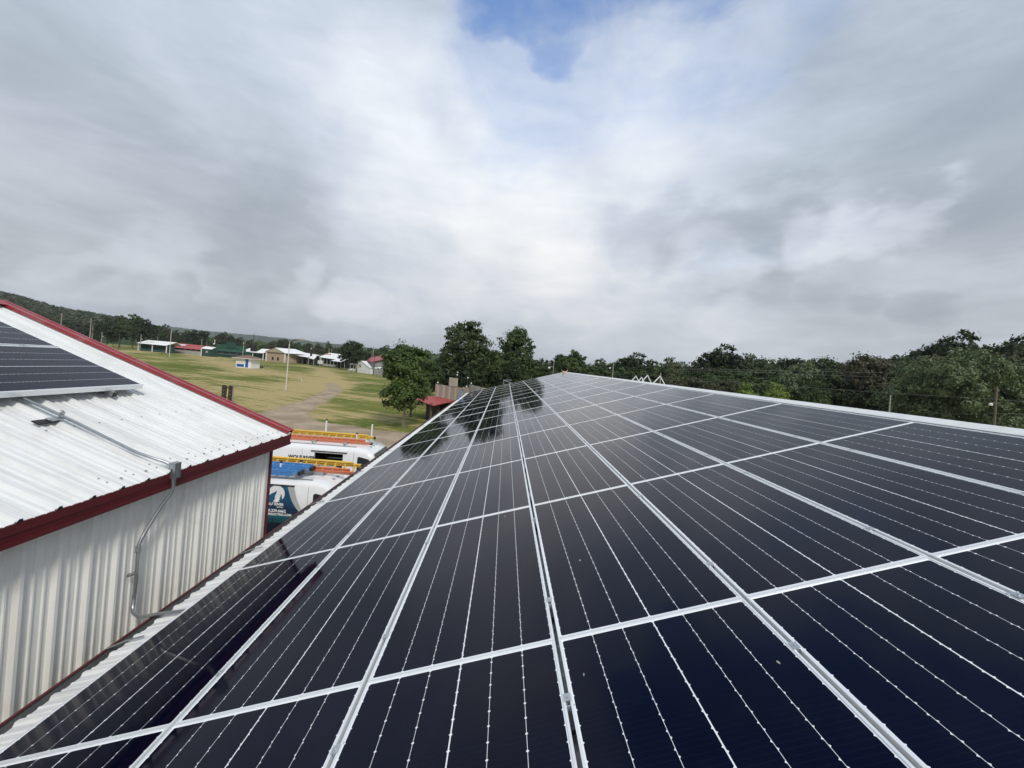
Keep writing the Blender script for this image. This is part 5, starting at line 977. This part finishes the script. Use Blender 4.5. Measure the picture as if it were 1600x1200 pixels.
# dark board sign in the field
wood_dk = mat('dark_brown_boards', (.050, .032, .022), .8, 0, .25, 5, .4, 20); rusty = mat('rusty_rod', (.28, .10, .05), .8)
a = G(345, 628); T = thing('board_gate', 'tall dark brown board panels with a gap and a rusty brace, in the field', 'gate', (a[0], a[1], 0))
h = K(355, 602, a[1]); w_ = (G(366, 629)[0] - a[0]); X_ = Vector((1, -.10, 0)).normalized(); Y_ = Vector((.10, 1, 0)).normalized(); B = LB(T, Vector((a[0], a[1], 0)), X_, Y_)
for x0_, x1_ in ((0, .145), (.15, .295), (.30, .44), (.60, .735), (.74, .865), (.87, 1.0)): B.box('board', wood_dk, x0_ * w_, x1_ * w_, random.uniform(-.01, .01), .05, 0, h * (1 + random.uniform(-.015, .015)))
B.box('top_rail', wood_dk, .02, w_ - .02, -.05, -.012, h - .32, h - .18); B.box('edge_board', pole_grey, w_ + .01, w_ + .05, -.03, .12, 0, h + .06); B.box('back_board', wood_dk, w_ * .46, w_ * .58, .4, .44, 0, h - .45)
mb = MB(); mb.tube([(a[0] - .85, a[1] - .3, .55), (a[0] + .05, a[1] - .02, 1.25)], .022, 6); mb.build('brace', rusty, T)
for zz in (.9, 1.3): mb = MB(); mb.box(B.w(.2 * w_, -.03, zz), (.08, .02, .05)); mb.box(B.w(.8 * w_, -.03, zz), (.08, .02, .05)); mb.build('bracket', alu_mill, T)

# ------------------------------------------------------------ weathered board front with red porch roof
wg = mat('weathered_boards', (.42, .36, .30), .85, 0, .16, 3, .3, 12, dirt=(.17, .15, .13), dirtscale=6, dirtamt=.4); wg2 = mat('weathered_boards_pale', (.58, .50, .42), .85, 0, .12, 3, .3, 12, dirt=(.22, .19, .16), dirtscale=6, dirtamt=.35)
DW = 46.0
P0 = PYt(680.5, 600, DW); P1 = PYt(731, 606, DW - 4.0)
T = thing('saloon_front', 'weathered grey board building with red porch roof beyond the end of the solar roof', 'building', (P0[0], P0[1], 0)); X_ = Vector((P1[0] - P0[0], P1[1] - P0[1], 0)); L = X_.length; X_.normalize(); B = LB(T, Vector((P0[0], P0[1], 0)), X_, Vector((-X_.y, X_.x, 0)))
zt = P0[2]; zb = K(680.5, 619, DW); n = 16
for i in range(n): x = L * i / n; B.box('board', (wg, wg2)[i % 3 == 1], x + .006, x + L / n - .006, random.uniform(-.012, .012), .06, zb - .5, zt + random.uniform(-.03, .03))
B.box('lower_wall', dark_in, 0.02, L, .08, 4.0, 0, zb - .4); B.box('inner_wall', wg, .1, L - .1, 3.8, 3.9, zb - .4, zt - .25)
for i in range(7): B.box('board', wg2, L * .44 + i * .20, L * .44 + .188 + i * .20, -.03, .03, K(704, 603, DW - 2), K(712, 590.5, DW - 2) + random.uniform(-.02, .02)) 
for i in range(2): B.box('board', wg, L * .44 - .13 + .0, L * .44 - .01, .05 + i * .25, .28 + i * .25, K(704, 603, DW - 2), K(704, 590.5, DW - 2))
# porch
zp0 = K(680, 619, DW) ; zp1 = K(690, 635, DW - 5)
fl = B.w(-1.4, -2.6, zp1 + .15)
B.poly('porch_roof', roof_r, [(-1.1, -2.5, zp1 + .25), (L * .62, -2.5, zp1 - .05), (L * .66, -.06, zp0 - .05), (.0, -.06, zp0)], (0, 0, -.07)); B.poly('porch_roof', roof_r, [(-1.12, -2.5, zp1 + .24), (-.02, -.06, zp0), (-.3, 3.4, zp0 - .2), (-2.1, 3.4, zp1 + .1)], (0, 0, -.07))
for x, y_ in ((-.9, -2.3), (L * .5, -2.3), (-1.7, 3.0), (-1.55, .6)): B.post('post', pole_dark, x, y_, 0, zp1 + .1, .09)
mb = MB(); mb.beam(B.w(-.9, -2.3, zp1 - .55), B.w(-.35, -2.3, zp1 + .08), .09, .09); mb.build('knee_brace', pole_dark, T); B.box('bar_front', wood_dk, .9, L * .55, -1.6, -1.45, 0, zp1 - .1)
for (px, py, D_) in ((684, 597.8, DW), (715, 582, DW + 1.5), (714.5, 586, DW + 1.5), (731, 590.3, DW - 2), (736.3, 599, DW - 1), (729.2, 604, DW - 3)):
    c = PYt(px, py, D_); t_ = thing('globe_lamp', {684: 'globe lamp on the left corner of the board building', 715: 'upper globe lamp above the raised boards', 714.5: 'lower globe lamp above the raised boards', 731: 'globe lamp on the tall thin post right of the boards', 736.3: 'globe lamp at the start of the pale board fence', 729.2: 'globe lamp at the right corner of the board building'}[px], 'lamp', c); mb = MB(); mb.ball(c, .085, 6); mb.build('globe', lamp_white, t_, True); mb = MB(); mb.tube([c, (c[0], c[1], c[2] - (.9 if px in (731, 715, 714.5) else .25))], .022, 6); mb.build('stem', pole_dark, t_)
B2_, L = bld('board_fence', 'pale weathered board fence running right from the board building', 736, 776, 45, 40, 'fence'); zf = K(736, 601, 45)
n = 22
for i in range(n): B2_.box('board', (wg2, wg)[i % 5 == 0], L * i / n + .006, L * (i + 1) / n - .006, random.uniform(-.01, .01), .04, 0, zf + random.uniform(-.03, .03) - .12 * i / n)
# leaning ladder at our eave
T = thing('step_ladder', 'blue ladder leaning on the far end of the eave', 'ladder', (-3.2, 27, 0), None)
tp = PYt(722.5, 609.8, 26.5); tp = Vector(tp); ft = Vector((tp.x - 1.5, tp.y - .2, 0))
for dy in (-.22, .22):
    mb = MB(); mb.beam(ft + Vector((0, dy, 0)), tp + Vector((0, dy, 0)), .03, .08); mb.build('ladder_rail', blue_fg, T)
    mb = MB(); mb.box(tp + Vector((0, dy, .03)), (.06, .06, .08)); mb.build('cap', black_plastic, T)
for i in range(15): c = ft.lerp(tp, (i + 1) / 16); mb = MB(); mb.tube([c + Vector((0, -.21, 0)), c + Vector((0, .21, 0))], .016, 6); mb.build('rung', alu_mill, T)
# frame beyond the far end
T = thing('steel_frame', 'small grey steel frame sticking up past the far end of the roof', 'frame', (.2, 34, 0)); a, c, d, e2 = [Vector(PYt(x, y, 34)) for x, y in ((786.5, 594), (799.5, 594), (787, 603), (808, 602))]
for p_, q_ in ((a, c), (a, d), (a, e2)): mb = MB(); mb.tube([p_, q_], .03, 6); mb.build('tube', galv, T)
for p_ in (d, e2): mb = MB(); mb.tube([p_, (p_.x, p_.y, 0)], .03, 6); mb.build('leg', galv, T)

# white brackets on the ridge
for i, (pk, lg, rg, lb) in enumerate((((993.7, 587.6), (985, 595.6), (999.7, 596.8), 'first white bracket from the left on the ridge'), ((1002.4, 589.4), (996.5, 596.4), (1008, 597.4), 'smallest white bracket on the ridge, behind the second'), ((1011.7, 586.3), (1001, 597), (1019, 598.6), 'third white bracket on the ridge, just left of the last'), ((1031.4, 587.7), (1019.5, 598.6), (1040, 601), 'last and widest white bracket on the ridge'))):
    # each stands on the ridge cap
    D_ = {0: 15.3, 1: 15.0, 2: 14.3, 3: 13.6}[i]; pz = [Vector(PYt(x, y, D_)) for x, y in (pk, lg, rg)]; T = thing('roof_bracket', lb, 'bracket', (pz[1] + pz[2]) / 2, 'white brackets on the ridge')
    mb = MB(); mb.beam(pz[1] - Vector((0, 0, .03)), pz[0], .09, .012); mb.build('plate_leg', white_paint, T); mb = MB(); mb.beam(pz[0], pz[2] - Vector((0, 0, .04)), .03, .02); mb.build('rod_leg', white_paint, T); mb = MB(); mb.tube([pz[0] + Vector((0, -.05, 0)), pz[0] + Vector((0, .05, 0))], .016, 6); mb.build('hinge', alu_mill, T)
# tan box on the far end
c = Vector(PYt(881.8, 583.2, 30.6)); T = thing('cardboard_box', 'tan box with open flaps on the far end of the ridge', 'box', c); card = mat('cardboard', (.60, .38, .26), .85, 0, .1, 6)
mb = MB(); mb.box(c - Vector((0, 0, .05)), (.34, .30, .42)); mb.build('carton', card, T)
for s_ in (-1, 1): mb = MB(); mb.beam(c + Vector((s_ * .14, 0, .15)), c + Vector((s_ * .25, 0, .26)), .24, .012); mb.build('flap', mat('pale_cardboard', (.66, .50, .38), .8), T)

# droppings on the glass
for px, py, lb, r in ((1216, 1034, 'white speck of bird dropping on the near right panel', .008), (789, 806, 'pale dropping on the panel left of the middle gap', .012), (906, 875, 'pale dropping on the panel right of the middle gap', .010), (1001, 744, 'small pale dropping on the third row', .012), (912, 1053, 'tiny smear of dirt on the near middle panel', .006)):
    d = Vector(ray(px, py)); c0 = Vector(CAM); tt = (O - c0).dot(N) / d.dot(N); c = c0 + d * tt; pts = []
    for k in range(9): a = k * 2 * math.pi / 9; rr = r * random.uniform(.55, 1.3); pts.append(c + U * rr * math.cos(a) * .6 + V * rr * math.sin(a) * 1.6 - N * .0036)
    mb = MB(); mb.slab(pts, -N * -.0010); o = mb.build('bird_dropping', mat('dropping', (.32, .31, .28), .8)); tag(o, lb, 'bird dropping')
